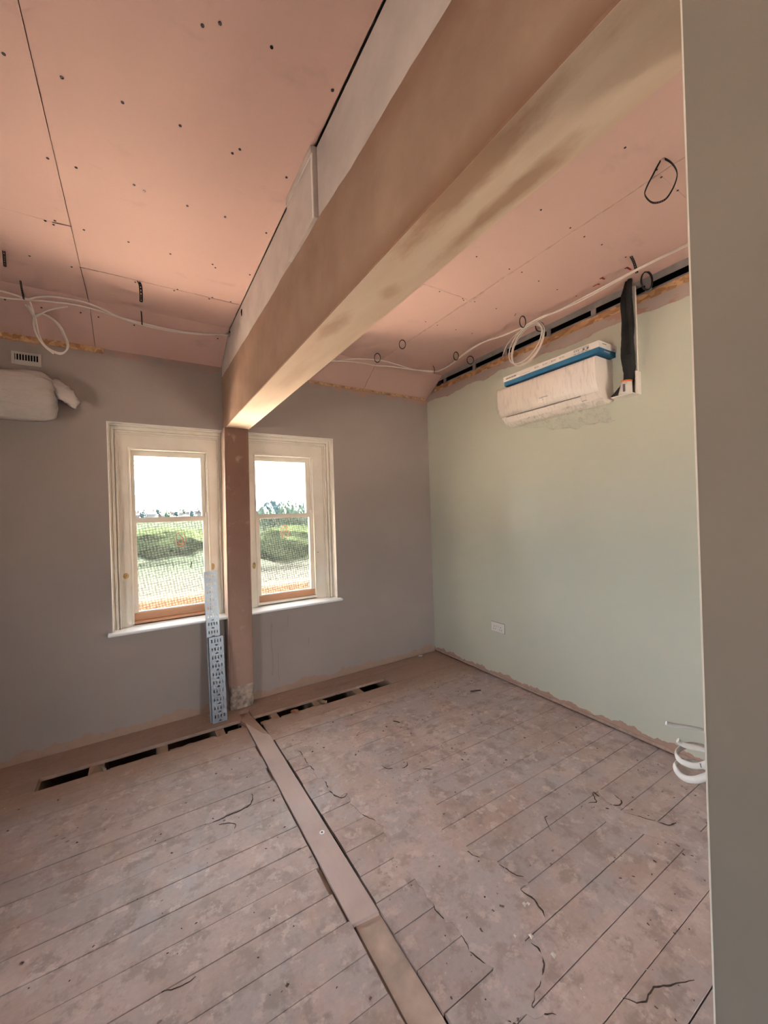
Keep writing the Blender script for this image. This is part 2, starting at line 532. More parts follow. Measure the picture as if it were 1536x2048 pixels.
# thin polythene film
t = NT('polythene')
tr, gl, df, m1, m2 = t.n('ShaderNodeBsdfTransparent'), t.n('ShaderNodeBsdfGlossy'), t.n('ShaderNodeBsdfDiffuse'), t.n('ShaderNodeMixShader'), t.n('ShaderNodeMixShader')
gl.inputs['Roughness'].default_value = 0.18
df.inputs[0].default_value = (0.82, 0.80, 0.76, 1)
bpn = t.n('ShaderNodeBump'); bpn.inputs['Strength'].default_value = 1.0; bpn.inputs['Distance'].default_value = 0.02
t.link(t.noise(22, 4, 0.6, None, 1.2), bpn.inputs['Height'])
t.link(bpn.outputs[0], gl.inputs['Normal'])
m1.inputs[0].default_value = 0.35
t.link(df.outputs[0], m1.inputs[1]); t.link(gl.outputs[0], m1.inputs[2])
fl = t.ramp(t.noise(30, 3, 0.55, t.mapped((1, 2.2, 0.3), rot=(0.2, 0, 0)), 0.6), 0.52, 0.72, 0.03, 0.22)
t.link(fl, m2.inputs[0]); t.link(tr.outputs[0], m2.inputs[1]); t.link(m1.outputs[0], m2.inputs[2])
t.link(m2.outputs[0], t.out.inputs[0])

t = NT('loose_film')
tr, gl, df, m1, m2 = t.n('ShaderNodeBsdfTransparent'), t.n('ShaderNodeBsdfGlossy'), t.n('ShaderNodeBsdfTranslucent'), t.n('ShaderNodeMixShader'), t.n('ShaderNodeMixShader')
gl.inputs['Roughness'].default_value = 0.25
gl.inputs[0].default_value = (0.95, 0.95, 0.93, 1)
df.inputs[0].default_value = (0.9, 0.9, 0.86, 1)
crm = t.noise(26, 3, 0.55, None, 1.5)
bpn = t.n('ShaderNodeBump'); bpn.inputs['Strength'].default_value = 1.0; bpn.inputs['Distance'].default_value = 0.03
t.link(crm, bpn.inputs['Height'])
t.link(bpn.outputs[0], gl.inputs['Normal'])
m1.inputs[0].default_value = 0.7
t.link(df.outputs[0], m1.inputs[1]); t.link(gl.outputs[0], m1.inputs[2])
t.link(t.ramp(crm, 0.46, 0.68, 0.06, 0.5), m2.inputs[0])
t.link(tr.outputs[0], m2.inputs[1]); t.link(m1.outputs[0], m2.inputs[2])
t.link(m2.outputs[0], t.out.inputs[0])

# the same film pulled tight in many layers, milky
t = NT('milky_wrap')
t.set(t.mix(t.noise(5, 3), (0.50, 0.45, 0.415), (0.58, 0.525, 0.485)), 0.3, 0, 0.5)
t.bump(t.noise(11, 4, 0.6, t.mapped((0.6, 1, 2.6)), 0.8), 0.7, 0.02)

# outside
plain('roof_tan', (0.66, 0.53, 0.43), 0.9, 0.1, 3)
plain('yard_pale', (0.26, 0.26, 0.235), 0.95, 0.15, 0.4)
plain('grass', (0.022, 0.040, 0.010), 0.95, 0.3, 0.3)
plain('leaf_light', (0.0187, 0.0331, 0.0187), 0.95, 0.35, 0.9)
plain('leaf_dark', (0.0072, 0.0180, 0.0194), 0.95, 0.35, 0.9)
plain('leaf_shrub', (0.0225, 0.0285, 0.0140), 0.95, 0.15, 0.6, spec=0.0)
plain('trunk_brown', (0.06, 0.045, 0.035), 0.95)
plain('house_wall', (0.0490, 0.0446, 0.0418), 0.9, 0.1, 0.5)
plain('house_wall_pink', (0.0490, 0.0331, 0.0274), 0.9, 0.1, 0.5)
plain('house_roof', (0.0216, 0.0144, 0.0130), 0.9, 0.2, 0.6)
plain('house_roof_red', (0.0346, 0.0158, 0.0115), 0.9, 0.2, 0.6)
plain('house_pane', (0.03, 0.035, 0.04), 0.3)
plain('brick_outer', (0.40, 0.26, 0.19), 0.9, 0.2, 6)

# ================================================================== THE ROOM
XL, XR, YF = -2.40, 2.75, -5.60           # left wall, right wall, front wall (behind the camera)
ZL, ZR = 2.955, 2.98                      # ceiling either side of the beam
W1 = (-0.185, 0.60)                       # openings in the back wall
W2 = (0.77, 1.587)
WZ = (0.745, 2.27)

b = MB()
b.box(XL - 0.3, W1[0], 0, 0.30, -0.25, 2.80)
b.box(W1[0], W1[1], 0, 0.30, -0.25, WZ[0])
b.box(W1[0], W1[1], 0, 0.30, WZ[1], 2.80)
b.box(W1[1], W2[0], 0, 0.30, -0.25, 2.80)
b.box(W2[0], W2[1], 0, 0.30, -0.25, WZ[0])
b.box(W2[0], W2[1], 0, 0.30, WZ[1], 2.80)
b.box(W2[1], XR + 0.3, 0, 0.30, -0.25, 2.80)
b.box(XL - 0.3, XR + 0.3, 0.06, 0.30, 2.80, 3.15)
wall_back = struct(b.build('wall_back', 'wall_taupe'), 'taupe painted back wall with two sash windows')
# white painted plaster returns round each opening
for (xa, xb) in (W1, W2):
    b = MB()
    b.frame(xa - 0.001, xb + 0.001, WZ[0], WZ[1] + 0.001, 0.004, 0.004, 0.004, 0, -0.0015, 0.057)
    b.build('plaster_return', 'reveal_white', wall_back)
# exposed board along the wall head, left of the beam and right of it
b = MB(); b.box(XL, -0.19, -0.013, 0.0, 2.755, 2.792); b.build('board_edge', 'osb', wall_back)
b = MB(); b.box(1.37, 2.735, -0.006, 0.0, 2.776, 2.796); b.build('board_edge', 'osb', wall_back)

b = MB()
b.box(XR, XR + 0.3, YF, 0.0, 0.010, 2.836)
b.box(XR + 0.12, XR + 0.3, YF, 0.3, 2.836, 3.15)
b.box(XR + 0.05, XR + 0.3, -0.12, 0.3, 2.70, 3.15)
b.box(XR + 0.02, XR + 0.3, YF, 0.0, -0.25, 0.010)
wall_right = struct(b.build('wall_right', 'wall_green'), 'sage green painted right-hand wall')
b = MB(); b.box(XR - 0.007, XR, -3.15, -0.01, 0.012, 0.032)
b.build('plaster_lip', plain('lip_plaster', (0.50, 0.36, 0.29), 0.8, 0.1, 30).m, wall_right)
b = MB(); b.box(XR + 0.006, XR + 0.02, -3.15, -0.12, 2.836, 2.888)
b.build('osb_strip', 'osb', wall_right)
b = MB(); b.box(XR + 0.118, XR + 0.12, -3.15, -0.12, 2.85, 3.0)
b.build('cavity_back', 'void_black', wall_right)
b = MB(); b.box(XR + 0.003, XR + 0.006, -3.15, -0.2, 2.936, 2.985)
b.box(XR + 0.003, XR + 0.05, -3.15, -0.2, 2.983, 2.986)
b.build('metal_track', 'galvanised', wall_right)
b = MB(); b.box(XR + 0.040, XR + 0.043, -3.15, -0.2, 2.880, 2.915)
b.build('metal_track', 'galvanised', wall_right)
for yy in (-0.30, -0.725, -1.108, -1.535, -1.892, -2.245, -2.62, -3.0):
    b = MB(); b.box(XR + 0.004, XR + 0.008, yy - 0.018, yy + 0.018, 2.885, 2.965)
    b.box(XR + 0.008, XR + 0.05, yy + 0.015, yy + 0.018, 2.885, 2.965)
    b.build('metal_stud', 'galvanised', wall_right)

# left wall and front wall (behind the camera), with unseen openings added and sized for fill daylight
b = MB()
LW = [(-3.6, -2.5, 0.80, 1.70)]
b.box(XL - 0.3, XL, -2.5, 0, -0.25, 3.15)
b.box(XL - 0.3, XL, YF, -3.6, -0.25, 3.15)
for (ya, yb, za, zb) in LW:
    b.box(XL - 0.3, XL, ya, yb, -0.25, za)
    b.box(XL - 0.3, XL, ya, yb, zb, 3.15)
struct(b.build('wall_left', 'plain_room'), 'left-hand wall of the room')
FO = [(1.4, 2.3, 0.90, 1.85)]
b = MB()
xs_ = [XL - 0.3] + [v for o_ in FO for v in o_[:2]] + [XR + 0.3]
for i in range(0, len(xs_), 2): b.box(xs_[i], xs_[i + 1], YF - 0.3, YF, -0.25, 3.15)
for (xa, xb, za, zb) in FO:
    b.box(xa, xb, YF - 0.3, YF, -0.25, za); b.box(xa, xb, YF - 0.3, YF, zb, 3.15)
struct(b.build('wall_front', 'plain_room'), 'wall behind the viewer')

# partition at the right edge of the picture
PX, PY = 0.664, -3.204
b = MB()
b.box(PX, PX + 0.11, YF, PY, -0.05, 2.276)
part_o = struct(b.build('wall_partition', 'partition_paint'), 'taupe painted partition wall standing close on the right')
b = MB()
b.prism([(PX - 0.0008, PY - 0.0016), (PX - 0.0008, PY + 0.0002), (PX + 0.0003, PY + 0.0011), (PX + 0.004, PY + 0.0011), (PX + 0.004, PY), (PX, PY), (PX, PY - 0.0012)], 'z', 0, 2.276)
b.build('lit_corner_bead', 'lit_corner_bead', part_o)  # bead coloured pale to paint the window highlight along the corner

# ------------------------------------------------------------------ ceiling of pink plasterboard sheets
b = MB()
b.box(XL - 0.3, XR + 0.3, YF - 0.3, 0.30, 3.06, 3.2)
ceil = struct(b.build('ceiling', 'plain_room'), 'ceiling lined with pink plasterboard sheets')
G = 0.0016


def sheet(x0, x1, y0, y1, z):
    b = MB(); b.box(x0 + G, x1 - G, y0 + 0.0004, y1 - 0.0004, z, z + 0.0125)
    return b.build('plasterboard_sheet', 'pink_board', ceil)


FL, FR = -0.375, -0.26                   # where the flat ceiling folds down to the wall
for (x0, x1, ys) in ((-2.40, -1.44, (FL, -1.49, -3.9, YF)), (-1.44, -0.24, (FL, -1.09, -3.5, YF)), (-0.24, 0.605, (FL, -0.745, -3.1, YF))):
    for a, c in zip(ys, ys[1:]): sheet(x0, x1, c, a, ZL)
for (x0, x1, ys) in ((0.795, 1.955, (FR, -1.49, -3.9, YF)), (1.955, XR + 0.01, (FR, -2.65, -4.5, YF))):
    for a, c in zip(ys, ys[1:]): sheet(x0, x1, c, a, ZR)


def slope(x0, x1, yf, zf, zw):
    b = MB()
    n = Vector((0, zf - zw, yf)).normalized() * 0.0125
    if n.z < 0: n = -n
    q = [(yf, zf), (0.01, zw), (0.01 + n.y, zw + n.z), (yf + n.y, zf + n.z)]
    b.prism(q, 'x', x0 + G, x1 - G)
    return b.build('plasterboard_sheet', 'pink_board', ceil)


slope(-2.40, -1.44, FL, ZL, 2.785); slope(-1.44, -0.236, FL, ZL, 2.785); slope(-0.236, 0.605, FL, ZL, 2.785)
slope(0.795, 1.95, FR, ZR, 2.797); slope(1.95, XR + 0.01, FR, ZR, 2.797)
# filled joint along the seam in the left-hand slope, torn edges
b = MB(); b.box(-0.246, -0.228, -0.01, -0.0, 2.785, 2.79)

screw_me = None


def screw(x_, y_, z_, r=0.0045, nrm=(0, 0, -1)):
    global screw_me
    if screw_me is None:
        o = MB().disc((0, 0, 0), (0, 0, -1), 1.0, 0.25, 8).build('screw', 'screw_black', ceil)
        screw_me = o.data
    else:
        o = bpy.data.objects.new('screw', screw_me); COL.objects.link(o); o.parent = ceil
    o.location = (x_, y_, z_ + 0.0002)
    o.scale = (r, r, r)
    if nrm != (0, 0, -1): o.rotation_euler = Vector(nrm).to_track_quat('-Z', 'Y').to_euler()
    return o


SL = [[-0.308, -1.869], [-0.172, -1.875], [-0.012, -1.88], [0.16, -1.888], [0.189, -2.24], [0.231, -2.27], [0.373, -2.287], [0.58, -2.269], [0.555, -1.865], [0.362, -1.899], [0.341, -1.868], [-0.264, -1.496], [-0.177, -1.499], [0.017, -1.515], [0.054, -1.5], [0.219, -1.5], [0.376, -1.513], [0.57, -1.502], [-0.298, -1.106], [-0.336, -1.084], [-0.308, -1.071], [-0.191, -1.098], [-0.011, -1.102], [0.175, -1.101], [0.38, -1.115], [0.398, -1.091], [0.58, -1.117], [-0.454, -0.732], [-0.281, -0.723], [0.015, -0.723], [0.217, -0.734], [0.233, -0.756], [0.415, -0.735], [0.43, -0.762], [0.54, -0.764]]
SR = [[1.689, -2.64], [1.918, -2.654], [1.979, -2.646], [2.128, -2.65], [1.676, -2.261], [1.915, -2.259], [2.043, -2.257], [2.19, -2.268], [1.656, -1.856], [1.913, -1.869], [2.006, -1.885], [2.178, -1.876], [2.372, -1.873], [2.559, -1.889], [2.422, -2.277], [1.7, -1.48], [1.895, -1.489], [1.914, -1.478], [1.995, -1.501], [2.2, -1.508], [2.388, -1.522], [2.401, -1.506], [1.986, -1.113], [2.166, -1.124], [2.327, -1.139], [1.872, -1.113]]
for q in SL: screw(q[0], q[1], ZL, 0.0052)
for q in SR: screw(q[0], q[1], ZR, 0.0048)
for q in [[-0.652, -0.257, 2.9], [-0.486, -0.249, 2.897], [-0.289, -0.267, 2.905], [-0.196, -0.26, 2.901], [0.003, -0.272, 2.907], [0.003, -0.25, 2.897], [0.202, -0.267, 2.905], [0.538, -0.271, 2.906]]:
    zz = ZL + (2.785 - ZL) * (1 - q[1] / FL)
    screw(q[0], q[1], zz, 0.005, (0, -0.41, -0.91))
# rough filled joints: smears of joint compound across the seams
def smear(pts, z_, w, mat='joint_fill'):
    b = MB()
    P = [Vector((q[0], q[1], 0)) for q in pts]
    L_, R_ = [], []
    for i, q in enumerate(P):
        d = (P[min(i + 1, len(P) - 1)] - P[max(i - 1, 0)]).normalized()
        nn = Vector((-d.y, d.x, 0))
        ww = w * (0.5 + 0.9 * noise.noise(q * 23 + Vector((w * 90, 0, 0)))) + w * 0.2
        ww = max(ww, w * 0.15)
        L_.append(q + nn * ww); R_.append(q - nn * ww)
    n = len(P)
    vs = [(q.x, q.y, z_) for q in L_ + R_] + [(q.x, q.y, z_ - 0.0012) for q in L_ + R_]
    fs = []
    for i in range(n - 1):
        fs += [(2 * n + i, 2 * n + i + 1, 3 * n + i + 1, 3 * n + i), (i, i + 1, 2 * n + i + 1, 2 * n + i), (n + i, n + i + 1, 3 * n + i + 1, 3 * n + i)]
    b.add(vs, fs)
    return b.build('joint_filler', mat, ceil)


plain('joint_fill', (0.60, 0.415, 0.36), 0.8, 0.1, 30)
plain('joint_dark', (0.16, 0.09, 0.08), 0.9, 0.2, 40)
def line(x0, y0, x1, y1, n=40): return [(x0 + (x1 - x0) * i / n, y0 + (y1 - y0) * i / n) for i in range(n + 1)]
smear(line(1.955, -0.3, 1.955, -2.8, 90), ZR, 0.006)
smear(line(0.80, -1.49, 1.93, -1.50, 50), ZR, 0.004)
smear(line(-0.22, -0.745, 0.60, -0.752, 40), ZL, 0.004)
smear(line(1.965, -1.42, 1.962, -1.62, 14), ZR, 0.011)
smear(line(-0.245, -0.742, -0.16, -0.742, 10), ZL, 0.0022, 'joint_dark')
smear(line(-0.31, -1.088, -0.238, -1.098, 10), ZL, 0.0028, 'joint_dark')

# ------------------------------------------------------------------ boxed beam
BX0, BX1, BZ = 0.605, 0.795, 2.277
beam = tag(empty('boxed_beam'), 'long boxed beam of damp pink plaster crossing below the ceiling', 'beam')
NS = 120
ys = [0.0 + (YF - 0.0) * i / NS for i in range(NS + 1)]
top = [2.672 - 0.012 * (yy + 2.0) * 0 + 0.018 * (yy + 2.2) * 0.9 + 0.010 * noise.noise(Vector((0, yy * 4.0, 1.7))) + 0.004 * noise.noise(Vector((0, yy * 19, 0.3))) for yy in ys]
b = MB()
vs, fs = [], []
for yy, tz in zip(ys, top):
    vs += [(BX0 + 0.004, yy, tz), (BX0, yy, tz - 0.004), (BX0, yy, BZ + 0.004), (BX0 + 0.004, yy, BZ), (BX1 - 0.004, yy, BZ), (BX1, yy, BZ + 0.004), (BX1, yy, 2.975), (BX0 + 0.02, yy, 2.975), (BX0 + 0.02, yy, tz)]
k = 9
for i in range(NS):
    for j in range(k):
        fs.append((i * k + j, i * k + (j + 1) % k, (i + 1) * k + (j + 1) % k, (i + 1) * k + j))
b.add(vs, fs)
b.build('plaster_casing', 'skim_plaster', beam)
b = MB(); b.box(BX0 + 0.0035, BX0 + 0.0195, -1.75, 0.0, 2.60, ZL - 0.002)
b.build('upper_board', 'white_board', beam)
b = MB(); b.box(BX0 + 0.0035, BX0 + 0.0195, YF, -2.06, 2.60, ZL - 0.008)
b.build('upper_board', 'white_board', beam)
b = MB()
b.box(BX0 - 0.014, BX0 + 0.0195, -2.058, -1.752, 2.676, ZL - 0.004)
pp = b.build('patch_board', 'white_board', beam, 0.002)
b = MB(); b.box(BX0 - 0.0185, BX0 - 0.012, -2.055, -1.755, ZL - 0.035, ZL - 0.003)
b.build('top_strip', 'white_board', pp, 0.0015)
b = MB(); b.box(BX0 - 0.017, BX0 - 0.0135, -2.058, -2.046, 2.678, ZL - 0.035)
b.build('lit_edge_strip', 'reveal_white', pp)  # whiter strip paints in the bright lit edge of the board
b = MB()
pts = []
for i in range(12):
    a = 2 * PI * i / 12
    pts.append((-0.757 + 0.016 * math.cos(a) * (1 + 0.3 * math.sin(3 * a)), 2.905 + 0.022 * math.sin(a)))
b.prism(pts, 'x', BX0 + 0.0025, BX0 + 0.005)
b.build('cable_hole', 'void_black', beam)
b = MB(); b.prism([(-0.362 + 0.017 * math.cos(2 * PI * i / 10), 2.925 + 0.02 * math.sin(2 * PI * i / 10)) for i in range(10)], 'x', BX0 + 0.0025, BX0 + 0.005)
b.build('cable_hole', 'void_black', beam)

# ------------------------------------------------------------------ plastered pillar between the windows
pil = tag(empty('plastered_pillar'), 'slim brown plastered pillar between the two sash windows', 'pillar')
def pillar_ring(z_, bulge=0.012):
    f = 1 - z_ / 2.28
    xa, xb = 0.597 - 0.019 * f, 0.785 - 0.022 * f
    if z_ < 0.2: bulge = 0.008
    pts = [(xa, 0.02), (xa, -0.083), (xa + 0.006, -0.090)]
    for i in range(1, 8):
        u = i / 8
        pts.append((xa + (xb - xa) * u, -0.090 - bulge * math.sin(PI * u) ** 0.8))
    pts += [(xb - 0.006, -0.090), (xb, -0.083), (xb, 0.02)]
    return pts


def loft(rings, zs, name, mat, parent, jit=0.0):
    b = MB(); n = len(rings[0])
    vs = [(q[0] + jit * noise.noise(Vector((q[0] * 30, z_ * 30, 5))), q[1] + jit * noise.noise(Vector((q[0] * 30, z_ * 30, 0))), z_) for R_, z_ in zip(rings, zs) for q in R_]
    fs = [(i * n + j, i * n + (j + 1) % n, (i + 1) * n + (j + 1) % n, (i + 1) * n + j) for i in range(len(zs) - 1) for j in range(n)]
    fs += [tuple(range(n)), tuple((len(zs) - 1) * n + j for j in range(n))]
    b.add(vs, fs)
    return b.build(name, mat, parent)


zs = [0.185 + (2.278 - 0.185) * i / 24 for i in range(25)]
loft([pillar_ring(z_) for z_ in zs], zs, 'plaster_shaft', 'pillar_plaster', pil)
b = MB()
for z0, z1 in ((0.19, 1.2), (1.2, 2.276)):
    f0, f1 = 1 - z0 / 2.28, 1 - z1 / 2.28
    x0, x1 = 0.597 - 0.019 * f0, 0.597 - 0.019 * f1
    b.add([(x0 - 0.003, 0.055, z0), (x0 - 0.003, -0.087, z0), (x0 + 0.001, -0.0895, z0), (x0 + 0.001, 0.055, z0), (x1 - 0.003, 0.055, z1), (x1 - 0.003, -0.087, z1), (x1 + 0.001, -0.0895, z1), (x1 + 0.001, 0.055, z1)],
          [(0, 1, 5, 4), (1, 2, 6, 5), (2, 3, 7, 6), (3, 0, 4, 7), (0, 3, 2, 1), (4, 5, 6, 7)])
b.build('lit_skim_side', plain('skim_lit', (0.62, 0.45, 0.36), 0.7, 0.08, 8).m, pil)  # pale skim, with the window light on this side put into its colour
zs = [0.0 + 0.186 * i / 8 for i in range(9)]
loft([[(q[0] * 0.985 + 0.01, q[1] * 0.95) for q in pillar_ring(z_)] for z_ in zs], zs, 'stone_foot', 'pillar_stone', pil, 0.008)

# ------------------------------------------------------------------ floor
b = MB()
b.box(XL - 0.3, XR + 0.3, YF - 0.3, 0.3, -0.30, -0.24)
b.box(XL, 0.62, YF, -3.31, -0.24, 0.0)
b.box(0.62, XR, YF, -3.31, -0.24, 0.0)
floor = struct(b.build('floor', plain('floor_under', (0.05, 0.04, 0.034), 0.95, 0.2, 9).m), 'bare timber floor with joists showing through a missing board')
YK = [-0.42, -0.555, -0.697, -0.835, -0.973, -1.105, -1.243, -1.384, -1.517, -1.655, -1.793, -1.935, -2.07, -2.205, -2.343, -2.48, -2.618, -2.757, -2.893, -3.03, -3.17, -3.31]


def plank(x0, x1, ya, yb, ga, gb, zt=None, th=0.022, mat='floorboard', name='floorboard', skew=-0.007):
    """board between joint lines ya (far) and yb (near); ga, gb half gaps"""
    zt = random.uniform(-0.0012, 0.0006) if zt is None else zt
    b = MB()
    ch = 0.0012
    prof = [(ya - ga, zt - th), (ya - ga, zt - ch), (ya - ga - ch, zt), (yb + gb + ch, zt), (yb + gb, zt - ch), (yb + gb, zt - th)]
    n = 6
    vs = [(x0, q[0] + skew * (x0 - 0.7), q[1]) for q in prof] + [(x1, q[0] + skew * (x1 - 0.7), q[1]) for q in prof]
    b.add(vs, [(i, (i + 1) % n, n + (i + 1) % n, n + i) for i in range(n)] + [tuple(range(n)), tuple(n + i for i in range(n))])
    return b.build(name, mat, floor)


gapL = {0: .0005, 1: .0006, 2: .0012, 3: .0004, 4: .0005, 5: .0016, 6: .0014, 7: .0003, 8: .0015, 9: .0022, 10: .0004, 11: .0016, 12: .0012, 13: .0006, 14: .0008}
gapR = {0: .0003, 1: .0006, 2: .0008, 3: .0010, 4: .0008, 5: .0010, 6: .0010, 7: .0009, 8: .0011, 9: .0006, 10: .0011, 11: .0013, 12: .0013, 13: .0014, 14: .0013, 15: .0018, 16: .0013, 17: .0013, 18: .0018}
for k in range(len(YK) - 1):
    endL = 0.628 + random.uniform(-0.003, 0.002)
    if k in (10, 4): endL -= 0.012
    if k == 2: endL -= 0.006
    if k >= 12: endL = 0.640 + random.uniform(-0.002, 0.002)
    if YK[k] < -3.25: continue
    plank(XL, endL, YK[k], YK[k + 1], gapL.get(k, .001), gapL.get(k + 1, .001))
    st = 0.757 + random.uniform(-0.003, 0.004)
    if k in (0, 1): st = 0.742
    if k in (8, 9): st += 0.006
    plank(st, XR + 0.014, YK[k], YK[k + 1], gapR.get(k, .0015), gapR.get(k + 1, .0015))
# boards between the open slot and the back wall, and the closed ends of the slot
plank(XL, 0.625, -0.145, -0.285, .0006, 0)
plank(XL, 0.60, -0.004, -0.145, 0, .0006)
plank(0.703, XR + 0.014, -0.145, -0.285, .0006, 0)
plank(0.80, XR + 0.014, -0.004, -0.145, 0, .0006)
plank(XL, -0.56, -0.285, -0.42, .0004, .0005)
plank(1.90, XR + 0.014, -0.285, -0.42, .0004, .0008)
b = MB(); b.box(0.60, 0.80, -0.15, 0.0, -0.022, -0.002); b.build('floorboard', 'floorboard', floor)
# joists under the slot
for xa, xb in ((-0.93, -0.87), (-0.55, -0.57), (-0.315, -0.235), (0.058, 0.124), (0.43, 0.49), (0.61, 0.715), (0.832, 0.888), (1.182, 1.280), (1.558, 1.634), (1.90, 1.96), (2.3, 2.36)):
    b = MB(); b.box(min(xa, xb), max(xa, xb), -3.2, 0.05, -0.20, -0.0225); b.build('joist', 'raw_brown_wood', floor)
# torn tongue along the near edge of the slot
for (xa, xb, yy) in ((-0.20, 0.055, -0.398), (0.13, 0.42, -0.392), (0.50, 0.61, -0.385), (0.735, 0.83, -0.388), (0.89, 1.17, -0.398)):
    b = MB()
    n = 14
    vs = []
    for i in range(n + 1):
        xx = xa + (xb - xa) * i / n
        e = yy + 0.012 * noise.noise(Vector((xx * 22, 4, 0)))
        vs += [(xx, -0.425, -0.006), (xx, e, -0.006), (xx, e, -0.016), (xx, -0.425, -0.016)]
    b.add(vs, [(i * 4 + j, i * 4 + (j + 1) % 4, (i + 1) * 4 + (j + 1) % 4, (i + 1) * 4 + j) for i in range(n) for j in range(4)])
    b.build('torn_tongue', 'raw_brown_wood', floor)
# recessed board in the service channel
b = MB(); b.box(0.652, 0.752, -3.31, -2.07, -0.03, -0.010)
b.build('channel_board', plain('dusty_board', (0.52, 0.40, 0.33), 0.8, 0.12, 9, 0.2).m, floor)
b = MB(); b.box(0.60, 0.78, -3.31, -0.3, -0.06, -0.032)
b.build('channel_bottom', 'void_black', floor)


# patches of old levelling compound lying over the boards
def patch(poly, th, name='compound_patch', mat='levelling_compound', sub=5, amp=0.012, seed=0):
    P = []
    n = len(poly)
    for i in range(n):
        a, c = Vector((*poly[i], 0)), Vector((*poly[(i + 1) % n], 0))
        for j in range(sub):
            q = a.lerp(c, j / sub)
            P.append(q + Vector((noise.noise(q * 31 + Vector((seed, 0, 0))), noise.noise(q * 31 + Vector((0, seed + 9, 3))), 0)) * amp)
    bm = bmesh.new()
    vs = [bm.verts.new((q.x, q.y, th)) for q in P]
    f = bm.faces.new(vs)
    r = bmesh.ops.extrude_face_region(bm, geom=[f])
    for v in r['geom']:
        if isinstance(v, bmesh.types.BMVert): v.co.z = -0.004
    bmesh.ops.recalc_face_normals(bm, faces=bm.faces)
    bmesh.ops.triangulate(bm, faces=bm.faces)
    me = bpy.data.meshes.new(name); bm.to_mesh(me); bm.free()
    me.materials.append(M[mat])
    o = bpy.data.objects.new(name, me); COL.objects.link(o); o.parent = floor
    return P


PATCH = [(0.906, -0.837), (0.852, -0.902), (0.854, -0.976), (0.852, -1.059), (0.857, -1.15), (0.856, -1.231), (0.877, -1.265), (0.869, -1.329), (0.869, -1.413), (0.885, -1.458), (0.935, -1.458), (0.92, -1.516), (0.927, -1.595), (0.939, -1.653), (0.97, -1.713), (0.972, -1.78), (0.93, -1.95), (0.945, -2.08), (0.942, -2.195), (0.936, -2.242), (0.956, -2.29), (0.959, -2.336), (0.945, -2.394), (0.947, -2.429), (0.979, -2.477), (0.896, -2.51), (0.882, -2.556), (0.912, -2.61), (1.02, -2.658), (0.993, -2.617), (1.034, -2.601), (1.097, -2.579), (1.13, -2.559), (1.142, -2.519), (1.13, -2.479), (1.256, -2.473), (1.278, -2.423), (1.271, -2.348), (1.325, -2.343), (1.304, -2.294), (1.282, -2.257), (1.288, -2.209), (1.246, -2.149), (1.222, -2.117), (1.236, -2.051), (1.262, -2.033), (1.216, -2.02), (1.19, -1.957), (1.215, -1.917), (1.277, -1.869), (1.291, -1.769), (1.325, -1.655), (1.326, -1.554), (1.242, -1.484), (1.169, -1.393), (1.23, -1.351), (1.249, -1.259), (1.189, -1.121), (1.229, -0.992), (1.302, -0.949), (1.206, -0.782), (1.089, -0.78), (0.98, -0.817)]
patch(PATCH, 0.0013, amp=0.018, seed=1)
P2 = [(2.032, -2.352), (2.06, -2.415), (2.101, -2.485), (2.124, -2.529), (2.176, -2.555), (2.195, -2.612), (2.203, -2.643), (2.102, -2.673), (2.039, -2.631), (1.985, -2.504), (1.92, -2.426), (1.898, -2.356), (1.938, -2.297), (2.02, -2.30)]
patch(P2, 0.0012, amp=0.016, seed=2)
P3 = [(2.088, -2.206), (2.11, -2.227), (2.111, -2.279), (2.102, -2.316), (2.07, -2.326), (2.041, -2.317), (2.032, -2.29), (2.056, -2.231)]
patch(P3, 0.003, amp=0.010, seed=3)
P4 = [(0.24, -1.239), (0.298, -1.248), (0.348, -1.241), (0.41, -1.242), (0.466, -1.224), (0.491, -1.173), (0.484, -1.145), (0.409, -1.117), (0.33, -1.126), (0.274, -1.17)]
patch(P4, 0.002, amp=0.010, seed=4)


# cracks beside the patches as dark ribbons, edge shadows painted in with them
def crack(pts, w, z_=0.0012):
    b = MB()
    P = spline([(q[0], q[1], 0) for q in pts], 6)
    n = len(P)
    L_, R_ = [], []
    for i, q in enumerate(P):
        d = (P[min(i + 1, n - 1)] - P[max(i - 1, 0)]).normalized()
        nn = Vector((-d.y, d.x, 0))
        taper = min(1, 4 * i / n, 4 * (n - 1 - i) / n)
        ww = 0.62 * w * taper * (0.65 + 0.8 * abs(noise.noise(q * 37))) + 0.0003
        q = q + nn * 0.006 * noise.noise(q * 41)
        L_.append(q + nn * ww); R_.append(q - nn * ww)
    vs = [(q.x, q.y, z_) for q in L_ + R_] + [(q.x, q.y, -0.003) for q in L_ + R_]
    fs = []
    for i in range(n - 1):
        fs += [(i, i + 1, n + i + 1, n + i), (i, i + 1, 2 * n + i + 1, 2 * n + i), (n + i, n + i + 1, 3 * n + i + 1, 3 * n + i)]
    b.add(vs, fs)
    return b.build('shaded_crack', 'dark_brown', floor)


